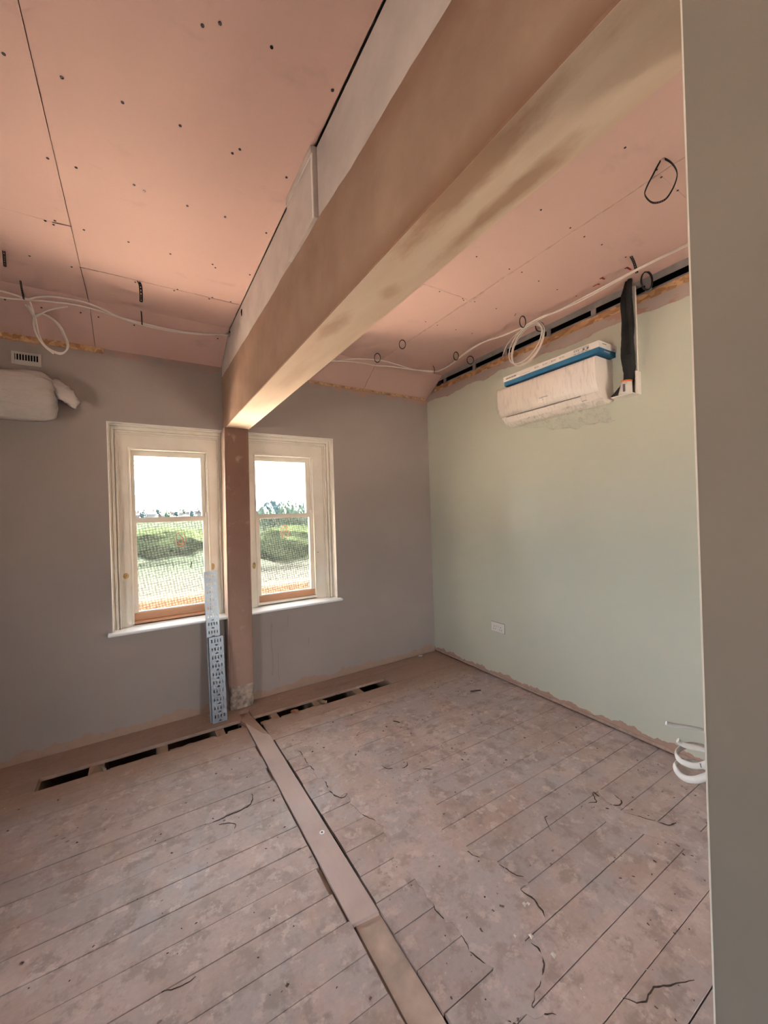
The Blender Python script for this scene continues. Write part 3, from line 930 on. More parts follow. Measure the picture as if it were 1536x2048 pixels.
crack([(0.906, -0.85), (0.93, -0.86), (0.925, -0.88)], 0.004)
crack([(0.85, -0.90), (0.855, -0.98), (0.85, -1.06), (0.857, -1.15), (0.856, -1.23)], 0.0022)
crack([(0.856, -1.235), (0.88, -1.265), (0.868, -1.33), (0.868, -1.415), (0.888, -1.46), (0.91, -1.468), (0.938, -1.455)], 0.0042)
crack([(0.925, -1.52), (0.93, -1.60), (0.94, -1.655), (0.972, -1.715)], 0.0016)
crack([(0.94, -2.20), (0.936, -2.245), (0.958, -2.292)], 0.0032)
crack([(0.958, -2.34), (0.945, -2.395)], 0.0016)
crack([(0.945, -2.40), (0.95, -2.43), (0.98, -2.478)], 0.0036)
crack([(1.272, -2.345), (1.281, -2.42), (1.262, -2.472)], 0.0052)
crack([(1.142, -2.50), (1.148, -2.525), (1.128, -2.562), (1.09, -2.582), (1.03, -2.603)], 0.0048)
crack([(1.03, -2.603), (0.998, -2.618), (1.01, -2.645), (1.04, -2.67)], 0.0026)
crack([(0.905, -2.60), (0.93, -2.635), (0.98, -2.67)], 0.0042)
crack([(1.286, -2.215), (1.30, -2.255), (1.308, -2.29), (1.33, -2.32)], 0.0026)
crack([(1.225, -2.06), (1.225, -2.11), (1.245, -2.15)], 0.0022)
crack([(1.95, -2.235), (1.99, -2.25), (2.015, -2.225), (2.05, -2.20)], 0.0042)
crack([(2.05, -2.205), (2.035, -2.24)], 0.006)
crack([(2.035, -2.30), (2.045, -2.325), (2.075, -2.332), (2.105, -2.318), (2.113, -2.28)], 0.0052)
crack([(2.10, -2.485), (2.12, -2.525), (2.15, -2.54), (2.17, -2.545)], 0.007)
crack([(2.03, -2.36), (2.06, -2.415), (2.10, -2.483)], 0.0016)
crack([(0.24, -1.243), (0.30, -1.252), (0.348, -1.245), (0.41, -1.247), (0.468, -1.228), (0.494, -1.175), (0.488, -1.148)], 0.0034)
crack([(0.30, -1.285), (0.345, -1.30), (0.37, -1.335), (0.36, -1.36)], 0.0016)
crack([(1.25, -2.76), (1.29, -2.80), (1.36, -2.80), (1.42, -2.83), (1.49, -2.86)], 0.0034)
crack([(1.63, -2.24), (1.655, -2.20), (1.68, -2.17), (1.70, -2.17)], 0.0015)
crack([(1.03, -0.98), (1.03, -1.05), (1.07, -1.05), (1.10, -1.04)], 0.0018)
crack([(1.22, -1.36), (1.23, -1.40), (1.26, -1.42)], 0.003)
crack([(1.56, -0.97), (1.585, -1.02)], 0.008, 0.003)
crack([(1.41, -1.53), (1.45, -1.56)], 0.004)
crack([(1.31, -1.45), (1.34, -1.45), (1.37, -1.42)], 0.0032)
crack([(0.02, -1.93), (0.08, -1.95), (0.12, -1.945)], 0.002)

# ------------------------------------------------------------------ cover strip in the channel, with its offcut
st = tag(empty('cover_strip'), 'long pale plywood strip covering the channel in the floor', 'board')
b = MB(); b.prism([(0.633, -0.355), (0.704, -0.57), (0.742, -0.62), (0.748, -2.108), (0.638, -2.092)], 'z', -0.012, 0.0035)
b.build('plywood_strip', 'strip_wood', st, 0.001)
b = MB()
ring = [(0.712 + 0.0125 * math.cos(2 * PI * i / 20), -1.63 + 0.0125 * math.sin(2 * PI * i / 20)) for i in range(20)]
b.prism(ring, 'z', 0.0036, 0.0062)
w_ = b.build('washer', 'cable_bright', st)
b = MB(); b.prism([(0.712 + 0.0048 * math.cos(2 * PI * i / 12), -1.63 + 0.0048 * math.sin(2 * PI * i / 12)) for i in range(12)], 'z', 0.006, 0.0066)
b.build('screw_hole', 'soot_black', w_)
b = MB()
b.prism([(0.612, -0.30), (0.690, -0.185), (0.735, -0.57), (0.742, -0.615), (0.706, -0.567), (0.636, -0.352), (0.626, -0.33)], 'z', -0.022, -0.001)
tag(b.build('floor_offcut', 'floorboard'), 'short brown board offcut with a slanting end by the pillar foot', 'offcut')

# ------------------------------------------------------------------ windows
def window(idx, O, arch, box, glass_up, glass_lo, label):
    win = struct(empty('window_%d' % idx), label)
    ox0, ox1 = O
    ax0, ax1 = arch            # inner edge of architrave
    bx0, bx1 = box             # sash opening
    zt, zb = 2.268, 0.752
    AZ, SZ = 2.202, 2.092      # architrave inner top, sash opening top
    b = MB()
    al, ar, at = ax0 - ox0, ox1 - ax1, zt - AZ
    steps = [(0.0, 0.16, 0.056), (0.16, 0.30, 0.074), (0.30, 0.58, 0.062), (0.58, 0.70, 0.080), (0.70, 0.86, 0.064), (0.86, 1.0, 0.086)]
    for a, c, yf in steps:
        b.frame(ox0 + al * a, ox1 - ar * a, zb, zt - at * a, al * (c - a), ar * (c - a), at * (c - a), 0, yf, 0.11)
    b.build('architrave', 'window_paint', win)
    b = MB()
    b.frame(ax0 - 0.002, ax1 + 0.002, zb, AZ + 0.002, bx0 - ax0 - 0.01, ax1 - bx1 - 0.01, AZ - SZ - 0.01, 0.012, 0.10, 0.20)
    b.build('box_lining', 'window_paint', win)
    b = MB()
    b.frame(bx0 - 0.014, bx1 + 0.014, zb + 0.01, SZ + 0.014, 0.014, 0.014, 0.014, 0, 0.094, 0.116)
    b.build('staff_bead', 'window_paint', win, 0.002)
    b = MB()
    b.frame(bx0 - 0.012, bx1 + 0.012, zb + 0.01, SZ + 0.012, 0.016, 0.016, 0.012, 0, 0.118, 0.19)
    b.build('pulley_lining', 'window_paint', win)
    # upper sash
    us = MB()
    gx0, gx1 = glass_up
    us.frame(bx0 + 0.001, bx1 - 0.001, 1.535, SZ - 0.001, gx0 - bx0, bx1 - gx1, SZ - 2.052, 0.035, 0.155, 0.188)
    us.frame(gx0 - 0.006, gx1 + 0.006, 1.56, 2.058, 0.006, 0.006, 0.006, 0, 0.149, 0.156)
    us_o = us.build('upper_sash', 'window_paint', win)
    b = MB(); b.box(gx0 - 0.003, gx1 + 0.003, 0.170, 0.174, 1.555, 2.055)
    b.build('glass_pane', 'clear_glass', us_o)
    b = MB()
    xm = (gx0 + gx1) / 2
    b.tube([(xm + 0.008 * math.cos(2 * PI * i / 12), 0.146, 2.046 + 0.008 * math.sin(2 * PI * i / 12)) for i in range(13)], 0.0015, 6)
    b.build('ring_eye', 'plastic_grey', us_o)
    b = MB()
    for i in range(26):           # ragged old putty along the glass
        zz = 1.57 + 0.018 * i + random.uniform(0, 0.008)
        for xx in (gx0 + 0.0015, gx1 - 0.0015):
            if random.random() < 0.6: b.box(xx - 0.0016, xx + 0.0016, 0.1685, 0.1705, zz, zz + random.uniform(0.006, 0.016))
    for i in range(24):
        xx = gx0 + (gx1 - gx0) * i / 24
        if random.random() < 0.5: b.box(xx, xx + random.uniform(0.006, 0.016), 0.1685, 0.1705, 2.049, 2.052)
    tag(b.build('old_putty', 'dark_brown', us_o), kind='stuff')
    # lower sash
    ls = MB()
    hx0, hx1 = glass_lo
    ls.frame(bx0 + 0.001, bx1 - 0.001, 0.843, 1.568, hx0 - bx0, bx1 - hx1, 0.036, 0.0, 0.119, 0.152)
    ls.frame(hx0 - 0.005, hx1 + 0.005, 0.843, 1.536, 0.005, 0.005, 0.005, 0.008, 0.124, 0.150)
    ls.box(bx0 + 0.002, bx0 + 0.016, 0.121, 0.15, 1.568, 1.60)
    ls.box(bx1 - 0.016, bx1 - 0.002, 0.121, 0.15, 1.568, 1.60)
    ls_o = ls.build('lower_sash', 'window_paint', win)
    b = MB(); b.box(hx0 - 0.003, hx1 + 0.003, 0.138, 0.142, 0.846, 1.534)
    gp = b.build('obscured_pane', 'obscure_glass', ls_o)
    b = MB(); b.box(bx0 + 0.001, bx1 - 0.001, 0.117, 0.154, 0.785, 0.843)
    b.build('bottom_rail', 'bare_wood', ls_o, 0.002)
    b = MB()
    for i in range(34):
        zz = 0.86 + 0.02 * i + random.uniform(0, 0.008)
        for xx in (hx0 + 0.0015, hx1 - 0.0015):
            if random.random() < 0.55: b.box(xx - 0.0016, xx + 0.0016, 0.136, 0.1385, zz, zz + random.uniform(0.006, 0.016))
    tag(b.build('old_putty', 'dark_brown', ls_o), kind='stuff')
    # inner sill bead and the window board
    b = MB(); b.box(bx0 - 0.012, bx1 + 0.012, 0.10, 0.20, 0.754, 0.785)
    b.build('sill_bead', 'bare_wood' if idx == 1 else 'window_paint', win, 0.002)
    sx0 = ox0 - (0.028 if idx == 1 else -0.0)
    sx1 = ox1 + (0.03 if idx == 2 else -0.004)
    b = MB(); b.prism([(0.12, 0.732), (0.12, 0.752), (-0.058, 0.750), (-0.065, 0.744), (-0.065, 0.736), (-0.058, 0.730)], 'x', sx0, sx1)
    b.build('window_sill', 'sill_paint', win)
    b = MB(); b.box(ox0 - 0.05, ox1 + 0.05, 0.20, 0.40, 0.66, 0.72)
    b.build('outer_sill', 'brick_outer', win)
    return win, ls_o, gp


w1, ls1, gp1 = window(1, (-0.183, 0.60), (-0.124, 0.563), (-0.053, 0.483), (-0.026, 0.444), (-0.024, 0.446), 'left sash window with cream frame and obscured lower pane')
w2, ls2, gp2 = window(2, (0.772, 1.584), (0.80, 1.513), (0.877, 1.408), (0.888, 1.358), (0.904, 1.372), 'right sash window with cream frame and obscured lower pane')


def blob(c, rx, rz, y_, mat, parent, name, seed=0):
    b = MB()
    b.prism([(c[0] + rx * math.cos(2 * PI * i / 14) * (1 + 0.25 * noise.noise(Vector((i * 0.9, seed, 0)))), c[1] + rz * math.sin(2 * PI * i / 14) * (1 + 0.25 * noise.noise(Vector((i * 0.9, seed, 4))))) for i in range(14)], 'y', y_, y_ + 0.003)
    return b.build(name, mat, parent)


blob((-0.099, 1.135), 0.019, 0.024, 0.098, 'filler_tan', w1, 'filler_patch', 1)
blob((0.506, 1.147), 0.016, 0.028, 0.098, 'filler_tan', w1, 'filler_patch', 2)
blob((0.842, 1.122), 0.015, 0.030, 0.098, 'filler_tan', w2, 'filler_patch', 3)
for (xx, zz, w_) in ((-0.095, 1.138, w1), (0.84, 1.135, w2), (0.85, 1.135, w2), (1.437, 1.19, w2), (1.446, 1.19, w2)):
    b = MB(); b.disc((xx, 0.0995, zz), (0, -1, 0), 0.0032, 0.002, 8); b.build('screw_hole', 'dark_brown', w_)


def pen(pts, parent, y_=0.1372, r=0.0032, name='pen_mark', mat='pen_red'):
    b = MB(); b.tube(spline([(q[0], y_, q[1]) for q in pts], 5), r, 6, up=(0, 1, 0)); return b.build(name, mat, parent)


# pen numerals, written on the outside of the glass so they read in mirror image from here
cx, cz = 0.278, 1.385       # 6, ringed
pen([(cx + 0.035 * math.cos(a), cz + 0.058 * math.sin(a)) for a in [2 * PI * i / 14 for i in range(-4, 11)]], gp1, r=0.0022)
pen([(cx - 0.004, cz + 0.034), (cx + 0.014, cz + 0.014), (cx + 0.02, cz - 0.008), (cx + 0.012, cz - 0.032), (cx - 0.004, cz - 0.036), (cx - 0.016, cz - 0.022), (cx - 0.006, cz - 0.008), (cx + 0.012, cz - 0.012)], gp1)
cx, cz = 1.141, 1.403       # 5, ringed
pen([(cx + 0.036 * math.cos(a), cz + 0.062 * math.sin(a)) for a in [2 * PI * i / 14 for i in range(15)]], gp2, r=0.0022)
pen([(cx - 0.018, cz + 0.034), (cx + 0.014, cz + 0.036)], gp2)
pen([(cx + 0.014, cz + 0.036), (cx + 0.016, cz + 0.006)], gp2)
pen([(cx + 0.016, cz + 0.006), (cx - 0.002, cz + 0.012), (cx - 0.018, cz - 0.006), (cx - 0.012, cz - 0.032), (cx + 0.016, cz - 0.036)], gp2)
pen([(0.212, 1.292), (0.207, 1.308), (0.208, 1.324)], gp1, r=0.003, name='glass_chip', mat='soot_black')
pen([(0.344, 1.148), (0.346, 1.17), (0.356, 1.198)], gp1, r=0.0042, name='glass_chip', mat='soot_black')
pen([(0.992, 1.298), (0.993, 1.303)], gp2, r=0.0035, name='glass_chip', mat='soot_black')
pen([(0.985, 0.975), (0.986, 0.99)], gp2, r=0.003, name='glass_chip', mat='soot_black')

# ------------------------------------------------------------------ perforated cable trays leaning by the pillar
def tray_mesh(w, L, name, parent):
    """plate with slots, lying in local XY (length along Y), lips turned down to -Z"""
    cu = bpy.data.curves.new(name, 'CURVE'); cu.dimensions = '2D'; cu.fill_mode = 'BOTH'
    def poly(pts):
        s = cu.splines.new('POLY'); s.points.add(len(pts) - 1)
        for q, p in zip(s.points, pts): q.co = (p[0], p[1], 0, 1)
        s.use_cyclic_u = True
    poly([(-w / 2, 0), (w / 2, 0), (w / 2, L), (-w / 2, L)])
    def slot(cx, cy, lx, ly):
        r = min(lx, ly) / 2
        pts = []
        for i in range(12):
            a = 2 * PI * i / 12
            pts.append((cx + math.copysign(lx / 2 - r, math.cos(a)) * (abs(math.cos(a)) > 1e-6) + r * math.cos(a), cy + math.copysign(ly / 2 - r, math.sin(a)) * (abs(math.sin(a)) > 1e-6) + r * math.sin(a)))
        poly(pts)
    yy = 0.014
    while yy < L - 0.012:
        slot(0, yy, 0.022, 0.0105)
        if yy + 0.045 < L:
            for k in (-1.5, -0.5, 0.5, 1.5): slot(k * w * 0.205, yy + 0.031, 0.0098, 0.025)
        yy += 0.062
    cu.extrude = 0.0006
    tmp = bpy.data.objects.new(name, cu); COL.objects.link(tmp)
    dg = bpy.context.evaluated_depsgraph_get()
    me = bpy.data.meshes.new_from_object(tmp.evaluated_get(dg))
    bpy.data.objects.remove(tmp); bpy.data.curves.remove(cu)
    me.materials.clear(); me.materials.append(M['tray_steel'])
    o = bpy.data.objects.new('slotted_plate', me); COL.objects.link(o); o.parent = parent
    for sgn in (-1, 1):
        b = MB(); b.box(sgn * w / 2 - 0.0006, sgn * w / 2 + 0.0006, 0, L, -0.023, 0.0006)
        b.build('side_lip', 'tray_steel', parent)


def tray(label, foot, top, w, roll):
    e = bpy.data.objects.new('cable_tray', None); e.empty_display_size = 0.1; COL.objects.link(e)
    foot, top = Vector(foot), Vector(top)
    tray_mesh(w, (top - foot).length, 'cable_tray', e)
    yv = (top - foot).normalized()
    zv = Vector((roll, -1, 0)); zv = (zv - yv * zv.dot(yv)).normalized()
    xv = yv.cross(zv)
    m = Matrix.Identity(4)
    for i in range(3): m[i][0], m[i][1], m[i][2], m[i][3] = xv[i], yv[i], zv[i], foot[i]
    e.matrix_world = m
    return tag(e, label, 'cable tray', 'perforated cable trays leaning by the pillar')


tray('taller slotted metal cable tray leaning on the left window sill', (0.462, -0.198, 0.001), (0.466, -0.050, 1.128), 0.096, 0.0)
tray('shorter slotted metal cable tray leaning in front of the taller one', (0.478, -0.222, 0.001), (0.478, -0.150, 0.630), 0.103, 0.0)

# ------------------------------------------------------------------ double socket
so = tag(empty('double_socket'), 'white double power socket low on the green wall', 'socket')
b = MB(); b.box(XR - 0.012, XR, -1.002, -0.856, 0.428, 0.512); b.build('face_plate', 'socket_white', so, 0.004)
b = MB(); b.box(XR - 0.004, XR, -1.006, -0.852, 0.425, 0.515); b.build('back_box', 'plastic_grey', so)
for yc in (-0.893, -0.965):
    for dy, dz, hh, ww in ((0, 0.017, 0.010, 0.0045), (0.011, -0.006, 0.005, 0.007), (-0.011, -0.006, 0.005, 0.007)):
        b = MB(); b.box(XR - 0.0128, XR - 0.0115, yc + dy - ww / 2, yc + dy + ww / 2, 0.46 + dz - hh / 2, 0.46 + dz + hh / 2)
        b.build('pin_slot', 'soot_black', so)
for yc in (-0.918, -0.940):
    b = MB(); b.box(XR - 0.0155, XR - 0.0115, yc - 0.006, yc + 0.006, 0.474, 0.492); b.build('switch_rocker', 'plastic_white', so, 0.001)

# ------------------------------------------------------------------ wall air conditioner on the green wall
ac = tag(empty('air_conditioner'), 'white wall air conditioner still in clear film on the green wall', 'air conditioner')
AY0, AY1 = -2.018, -1.20
prof = [(XR, 2.26), (XR - 0.06, 2.236), (XR - 0.105, 2.24), (XR - 0.15, 2.262), (XR - 0.185, 2.298), (XR - 0.205, 2.335), (XR - 0.216, 2.375), (XR - 0.220, 2.42), (XR - 0.220, 2.505), (XR - 0.214, 2.522), (XR - 0.20, 2.530), (XR, 2.530)]
b = MB(); b.prism([(q[0] + 0.004, q[1]) for q in prof], 'y', AY0 + 0.004, AY1 - 0.004)
b.build('body', 'ac_white', ac, 0.004)
fp = [q for q in prof if q[0] < XR - 0.14][:-1]
b = MB()
inner = [(q[0] + 0.006, q[1] + 0.002) for q in fp]
b.prism(fp[1:] + inner[1:][::-1], 'y', AY0, AY1, True)
b.build('front_panel', 'ac_white', ac)
b = MB()
fl = [(XR - 0.110, 2.2415), (XR - 0.152, 2.262), (XR - 0.181, 2.2935), (XR - 0.184, 2.291), (XR - 0.154, 2.258), (XR - 0.110, 2.237)]
b.prism(fl, 'y', AY0 + 0.13, AY1 - 0.06)
b.build('outlet_flap', 'ac_white', ac)
b = MB()
b.box(XR - 0.1885, XR - 0.183, AY0 + 0.125, AY1 - 0.055, 2.2955, 2.2985)
b.build('flap_gap', 'print_grey', ac)
b = MB(); b.box(XR - 0.1615, XR - 0.156, AY0 + 0.10, AY1 - 0.065, 2.2665, 2.2685)
b.build('flap_gap', 'print_grey', ac)
b = MB(); b.box(XR - 0.216, XR - 0.2125, -1.66, -1.59, 2.357, 2.362)
b.build('badge', 'print_pale', ac)
# clear film: a loose shell over the casing and a crumpled skirt hanging below
b = MB()
NU, NV = 60, 26
outl = spline([(q[0], 0, q[1]) for q in [(XR - 0.01, 2.265), (XR - 0.06, 2.222), (XR - 0.11, 2.225), (XR - 0.165, 2.255), (XR - 0.20, 2.30), (XR - 0.224, 2.37), (XR - 0.227, 2.45), (XR - 0.225, 2.51), (XR - 0.20, 2.536)]], 4)
nv = len(outl)
vs = []
for i in range(NU + 1):
    yy = AY0 - 0.012 + (AY1 - AY0 + 0.02) * i / NU
    for j, q in enumerate(outl):
        nn = 0.005 + noise.noise(Vector((yy * 16, j * 0.22, 3))) * 0.003 + abs(noise.noise(Vector((yy * 40 + j * 0.3, j * 0.15, 9)))) * 0.003
        vs.append((q.x - nn - 0.001, yy, q.z))
b.add(vs, [(i * nv + j, i * nv + j + 1, (i + 1) * nv + j + 1, (i + 1) * nv + j) for i in range(NU) for j in range(nv - 1)], True)
b.build('clear_film', 'polythene', ac)
b = MB()
NU, NV = 70, 14
vs = []
for i in range(NU + 1):
    u = i / NU
    yy = -1.30 - 0.735 * u
    depth = 0.03 + 0.105 * min(1, u * 1.6) ** 0.8 + 0.025 * noise.noise(Vector((u * 9, 0, 2)))
    for j in range(NV + 1):
        v_ = j / NV
        xx = XR - 0.03 - 0.135 * (0.5 + 0.5 * math.cos(PI * min(1, v_ * 1.05))) * 1.0 + 0.020 * noise.noise(Vector((u * 7, v_ * 2, 0)))
        zz = 2.252 - depth * math.sin(PI * v_ * 0.62) + 0.010 * noise.noise(Vector((u * 10, v_ * 3, 7)))
        vs.append((xx, yy + 0.012 * noise.noise(Vector((u * 12, v_ * 5, 4))), zz))
b.add(vs, [(i * (NV + 1) + j, i * (NV + 1) + j + 1, (i + 1) * (NV + 1) + j + 1, (i + 1) * (NV + 1) + j) for i in range(NU) for j in range(NV)], True)
b.build('film_skirt', 'loose_film', ac)

# shallow box lid resting on top of it
ld = tag(empty('box_lid'), 'flat white and blue cardboard box lid lying on top of the air conditioner', 'box')
b = MB(); b.box(XR - 0.215, XR - 0.004, -2.045, -1.262, 2.5745, 2.615); b.build('white_sleeve', 'card_white', ld, 0.0015)
b = MB(); b.box(XR - 0.208, XR - 0.006, -2.040, -1.266, 2.541, 2.5745); b.build('blue_tray', 'card_blue', ld, 0.0015)
xf = XR - 0.2155
def mark(y0, y1, z0, z1, mat='print_grey'):
    b = MB(); b.box(xf - 0.0004, xf + 0.0006, min(y0, y1), max(y0, y1), z0, z1); b.build('print_mark', mat, ld)
for i in range(9): mark(-1.29 - 0.0115 * i, -1.298 - 0.0115 * i, 2.588, 2.597 + 0.002 * (i % 2))
for i in range(8): mark(-1.425 - 0.012 * i, -1.434 - 0.012 * i, 2.583, 2.587, 'print_pale')
for yc in (-1.56, -1.63, -1.70, -1.765):
    mark(yc, yc - 0.010, 2.589, 2.601, 'print_pale')
    for i in range(3): mark(yc - 0.014, yc - 0.036 - 0.004 * (i % 2), 2.590 + 0.004 * i, 2.592 + 0.004 * i, 'print_pale')
mark(-1.862, -1.99, 2.5755, 2.611, 'card_white')
for i in range(12): mark(-1.872 - 0.009 * i, -1.878 - 0.009 * i, 2.602, 2.607)
for i in range(3): mark(-1.873 - 0.014 * i, -1.882 - 0.014 * i, 2.594, 2.600)
for i in range(2): mark(-1.935 - 0.028 * i, -1.95 - 0.028 * i, 2.586, 2.599)
for i in range(4): mark(-1.874 - 0.026 * i, -1.89 - 0.026 * i, 2.577, 2.584, 'card_blue' if i % 2 else 'print_grey')
b = MB(); b.box(XR - 0.175, XR - 0.13, -2.0458, -2.0448, 2.598, 2.602); b.build('print_mark', 'print_grey', ld)
b = MB(); b.box(XR - 0.04, XR - 0.022, -2.0458, -2.0448, 2.582, 2.593); b.build('print_mark', 'print_pale', ld)
b = MB(); b.box(XR - 0.15, XR - 0.08, -2.0408, -2.0398, 2.553, 2.561); b.build('print_mark', 'print_pale', ld)

# black lagged pipes, white trunking, taped joint
lg = tag(empty('lagged_pipe'), 'black lagged pipe bundle dropping from the ceiling beside the air conditioner', 'pipe')
b = MB()
pts = [(2.70, -2.155, 2.976), (2.695, -2.15, 2.93), (2.69, -2.143, 2.86), (2.69, -2.148, 2.72), (2.69, -2.142, 2.60), (2.69, -2.142, 2.50), (2.695, -2.146, 2.41), (2.70, -2.138, 2.36), (2.705, -2.115, 2.325), (2.70, -2.085, 2.30), (2.70, -2.055, 2.282), (2.708, -2.026, 2.272)]
rr = [0.020, 0.026, 0.034, 0.036, 0.036, 0.041, 0.035, 0.031, 0.028, 0.022, 0.014, 0.010]
sp = spline(pts, 5)
rr2 = []
for i in range(len(sp)):
    u = i / 5; k_ = min(int(u), len(rr) - 2)
    r0 = rr[k_] + (rr[k_ + 1] - rr[k_]) * (u - k_)
    rr2.append(r0 * (1 + 0.10 * noise.noise(Vector((i * 0.7, 0, 1)))))
b.tube(sp, rr2, 14)
b.build('foam_sleeve', 'lagging_black', lg)
b = MB(); b.tube(spline([(2.676, -2.176, 2.975), (2.665, -2.168, 2.85), (2.662, -2.17, 2.66), (2.665, -2.165, 2.5)], 6), 0.014, 10)
b.build('foam_sleeve', 'lagging_black', lg)
tk = tag(empty('trunking'), 'narrow white pipe trunking with an elbow behind the black pipes', 'trunking')
b = MB(); b.box(XR - 0.016, XR, -2.176, -2.15, 2.40, 2.955); b.build('channel_wall', 'plastic_white', tk, 0.001)
b = MB(); b.box(XR - 0.004, XR, -2.17, -2.09, 2.27, 2.95); b.build('back_plate', 'plastic_white', tk)
b = MB(); b.box(XR - 0.06, XR, -2.188, -2.180, 2.252, 2.398); b.build('elbow_side', 'plastic_white', tk, 0.001)
b = MB(); b.box(XR - 0.10, XR, -2.18, -2.046, 2.252, 2.259); b.build('elbow_base', 'plastic_white', tk, 0.001)
b = MB(); b.box(XR - 0.018, XR - 0.0, -2.178, -2.148, 2.395, 2.399); b.build('joint_clip', 'soot_black', tk)
tb = tag(empty('drain_cup'), 'small white labelled cup with orange rim wedged in the trunking elbow', 'cup')
b = MB(); b.tube([(2.672, -2.128, 2.2595), (2.672, -2.134, 2.30), (2.672, -2.138, 2.338)], [0.040, 0.034, 0.030], 16); b.build('cup_body', 'plastic_white', tb)
b = MB(); b.tube([(2.672, -2.138, 2.336), (2.672, -2.139, 2.346)], 0.0315, 16); b.build('rim', 'tape_orange', tb)
b = MB(); b.box(2.634, 2.638, -2.145, -2.132, 2.27, 2.318); b.build('label_print', 'print_grey', tb)
# red printed marks on the board by the pipe entry
for q, w_, h_ in (((2.50, -2.10), 0.035, 0.02), ((2.545, -2.05), 0.02, 0.04), ((2.53, -2.235), 0.05, 0.02)):
    b = MB(); b.box(q[0], q[0] + w_, q[1], q[1] + 0.012, ZR - 0.0006, ZR + 0.001); b.build('red_mark', 'mark_red', ceil)
    b = MB(); b.box(q[0], q[0] + 0.01, q[1], q[1] + h_, ZR - 0.0006, ZR + 0.001); b.build('red_mark', 'mark_red', ceil)

# ------------------------------------------------------------------ wrapped air conditioner at the left edge
a2 = tag(empty('wrapped_air_conditioner'), 'bulky wall air conditioner wrapped in milky plastic at the left', 'air conditioner')
def rounded(name, mat, x0, x1, jit, grow):
    b = MB()
    NU, NV = 44, 40
    vs = []
    xs = []
    for i in range(NU + 1):
        u = i / NU
        xs.append(x0 + (x1 - x0) * u)
    for i, xx in enumerate(xs):
        e = min(1.0, (x1 - xx) / 0.10)
        s_ = math.sqrt(max(0.0, 1 - (1 - e) ** 2)) if e < 1 else 1.0
        s_ = 0.34 + 0.66 * s_ if xx < x1 - 1e-6 else 0.10
        for j in range(NV):
            a = 2 * PI * j / NV
            ca, sa = math.cos(a), math.sin(a)
            yy = math.copysign(abs(ca) ** 0.55, ca) * (0.105 + grow)
            zz = math.copysign(abs(sa) ** 0.6, sa) * (0.150 + grow)
            if zz < 0 and yy < 0: yy *= 1 - 0.35 * (abs(sa) ** 3)
            fold = jit * noise.noise(Vector((xx * 6, zz * 46, yy * 14))) * (0.5 + 2.2 * max(0, 1 - (x1 - xx) / 0.22))
            vs.append((xx, -0.108 + yy * s_ + fold * ca, 2.365 + zz * (0.25 + 0.75 * s_) + fold * sa))
    fs = [(i * NV + j, i * NV + (j + 1) % NV, (i + 1) * NV + (j + 1) % NV, (i + 1) * NV + j) for i in range(NU) for j in range(NV)]
    fs += [tuple(range(NV)), tuple(NU * NV + j for j in range(NV))]
    b.add(vs, fs, True)
    return b.build(name, mat, a2)
rounded('casing', 'ac_white', -1.28, -0.475, 0.0, -0.012)
rounded('plastic_wrap', 'milky_wrap', -1.30, -0.440, 0.015, 0.0)
b = MB()
NU, NV = 16, 10
vs = []
for i in range(NU + 1):
    u = i / NU
    c_ = Vector((-0.462 + 0.13 * u, -0.13, 2.475 - 0.145 * u))
    hw = 0.028 + 0.022 * math.sin(PI * u) + 0.01 * noise.noise(Vector((u * 6, 1, 0)))
    for j in range(NV):
        a = 2 * PI * j / NV
        d_ = Vector((0.6, 0, 0.8)) * (hw * math.cos(a)) + Vector((0, 1, 0)) * (hw * 0.55 * math.sin(a))
        d_ *= 1 + 0.35 * noise.noise(Vector((u * 7, a * 2, 5)))
        vs.append(c_ + d_)
b.add(vs, [(i * NV + j, i * NV + (j + 1) % NV, (i + 1) * NV + (j + 1) % NV, (i + 1) * NV + j) for i in range(NU) for j in range(NV)], True)
b.build('twisted_film_end', 'milky_wrap', a2)

# vent grille above it
vg = tag(empty('vent_grille'), 'small pale wall vent grille above the wrapped air conditioner', 'vent')
b = MB(); b.frame(-0.682, -0.532, 2.598, 2.682, 0.016, 0.014, 0.014, 0.030, -0.008, 0.0); b.build('grille_frame', 'plain_room', vg, 0.001)
b = MB(); b.box(-0.672, -0.54, -0.002, 0.0, 2.62, 2.672); b.build('dark_back', 'void_black', vg)
for i in range(9):
    xx = -0.662 + 0.0142 * i
    b = MB(); b.box(xx, xx + 0.0052, -0.007, -0.001, 2.626, 2.670); b.build('slat', 'plain_room', vg)

# ------------------------------------------------------------------ cables
def cable(name, runs, label, cat, r=0.0045, mat='cable_white', partname='strand', group=None, k=6):
    o = tag(empty(name), label, cat, group)
    for pts in runs:
        b = MB(); b.tube(spline(pts, k), r, 8); b.build(partname, mat, o)
    return o


WL_A = [(-1.1, -0.388, 2.846), (-0.85, -0.388, 2.85), (-0.645, -0.388, 2.853), (-0.516, -0.388, 2.872), (-0.412, -0.388, 2.887), (-0.305, -0.388, 2.898), (-0.179, -0.388, 2.889), (-0.074, -0.388, 2.872), (0.05, -0.388, 2.852), (0.181, -0.388, 2.847), (0.335, -0.388, 2.856), (0.466, -0.388, 2.876), (0.606, -0.380, 2.918)]
WL_B = [(-1.1, -0.429, 2.90), (-0.85, -0.429, 2.89), (-0.636, -0.429, 2.874), (-0.573, -0.429, 2.866), (-0.52, -0.429, 2.857), (-0.475, -0.429, 2.88), (-0.418, -0.429, 2.898), (-0.324, -0.429, 2.908), (-0.239, -0.429, 2.905), (-0.151, -0.425, 2.883), (-0.073, -0.42, 2.861), (0.049, -0.415, 2.852), (0.179, -0.41, 2.848), (0.363, -0.405, 2.858), (0.606, -0.385, 2.905)]
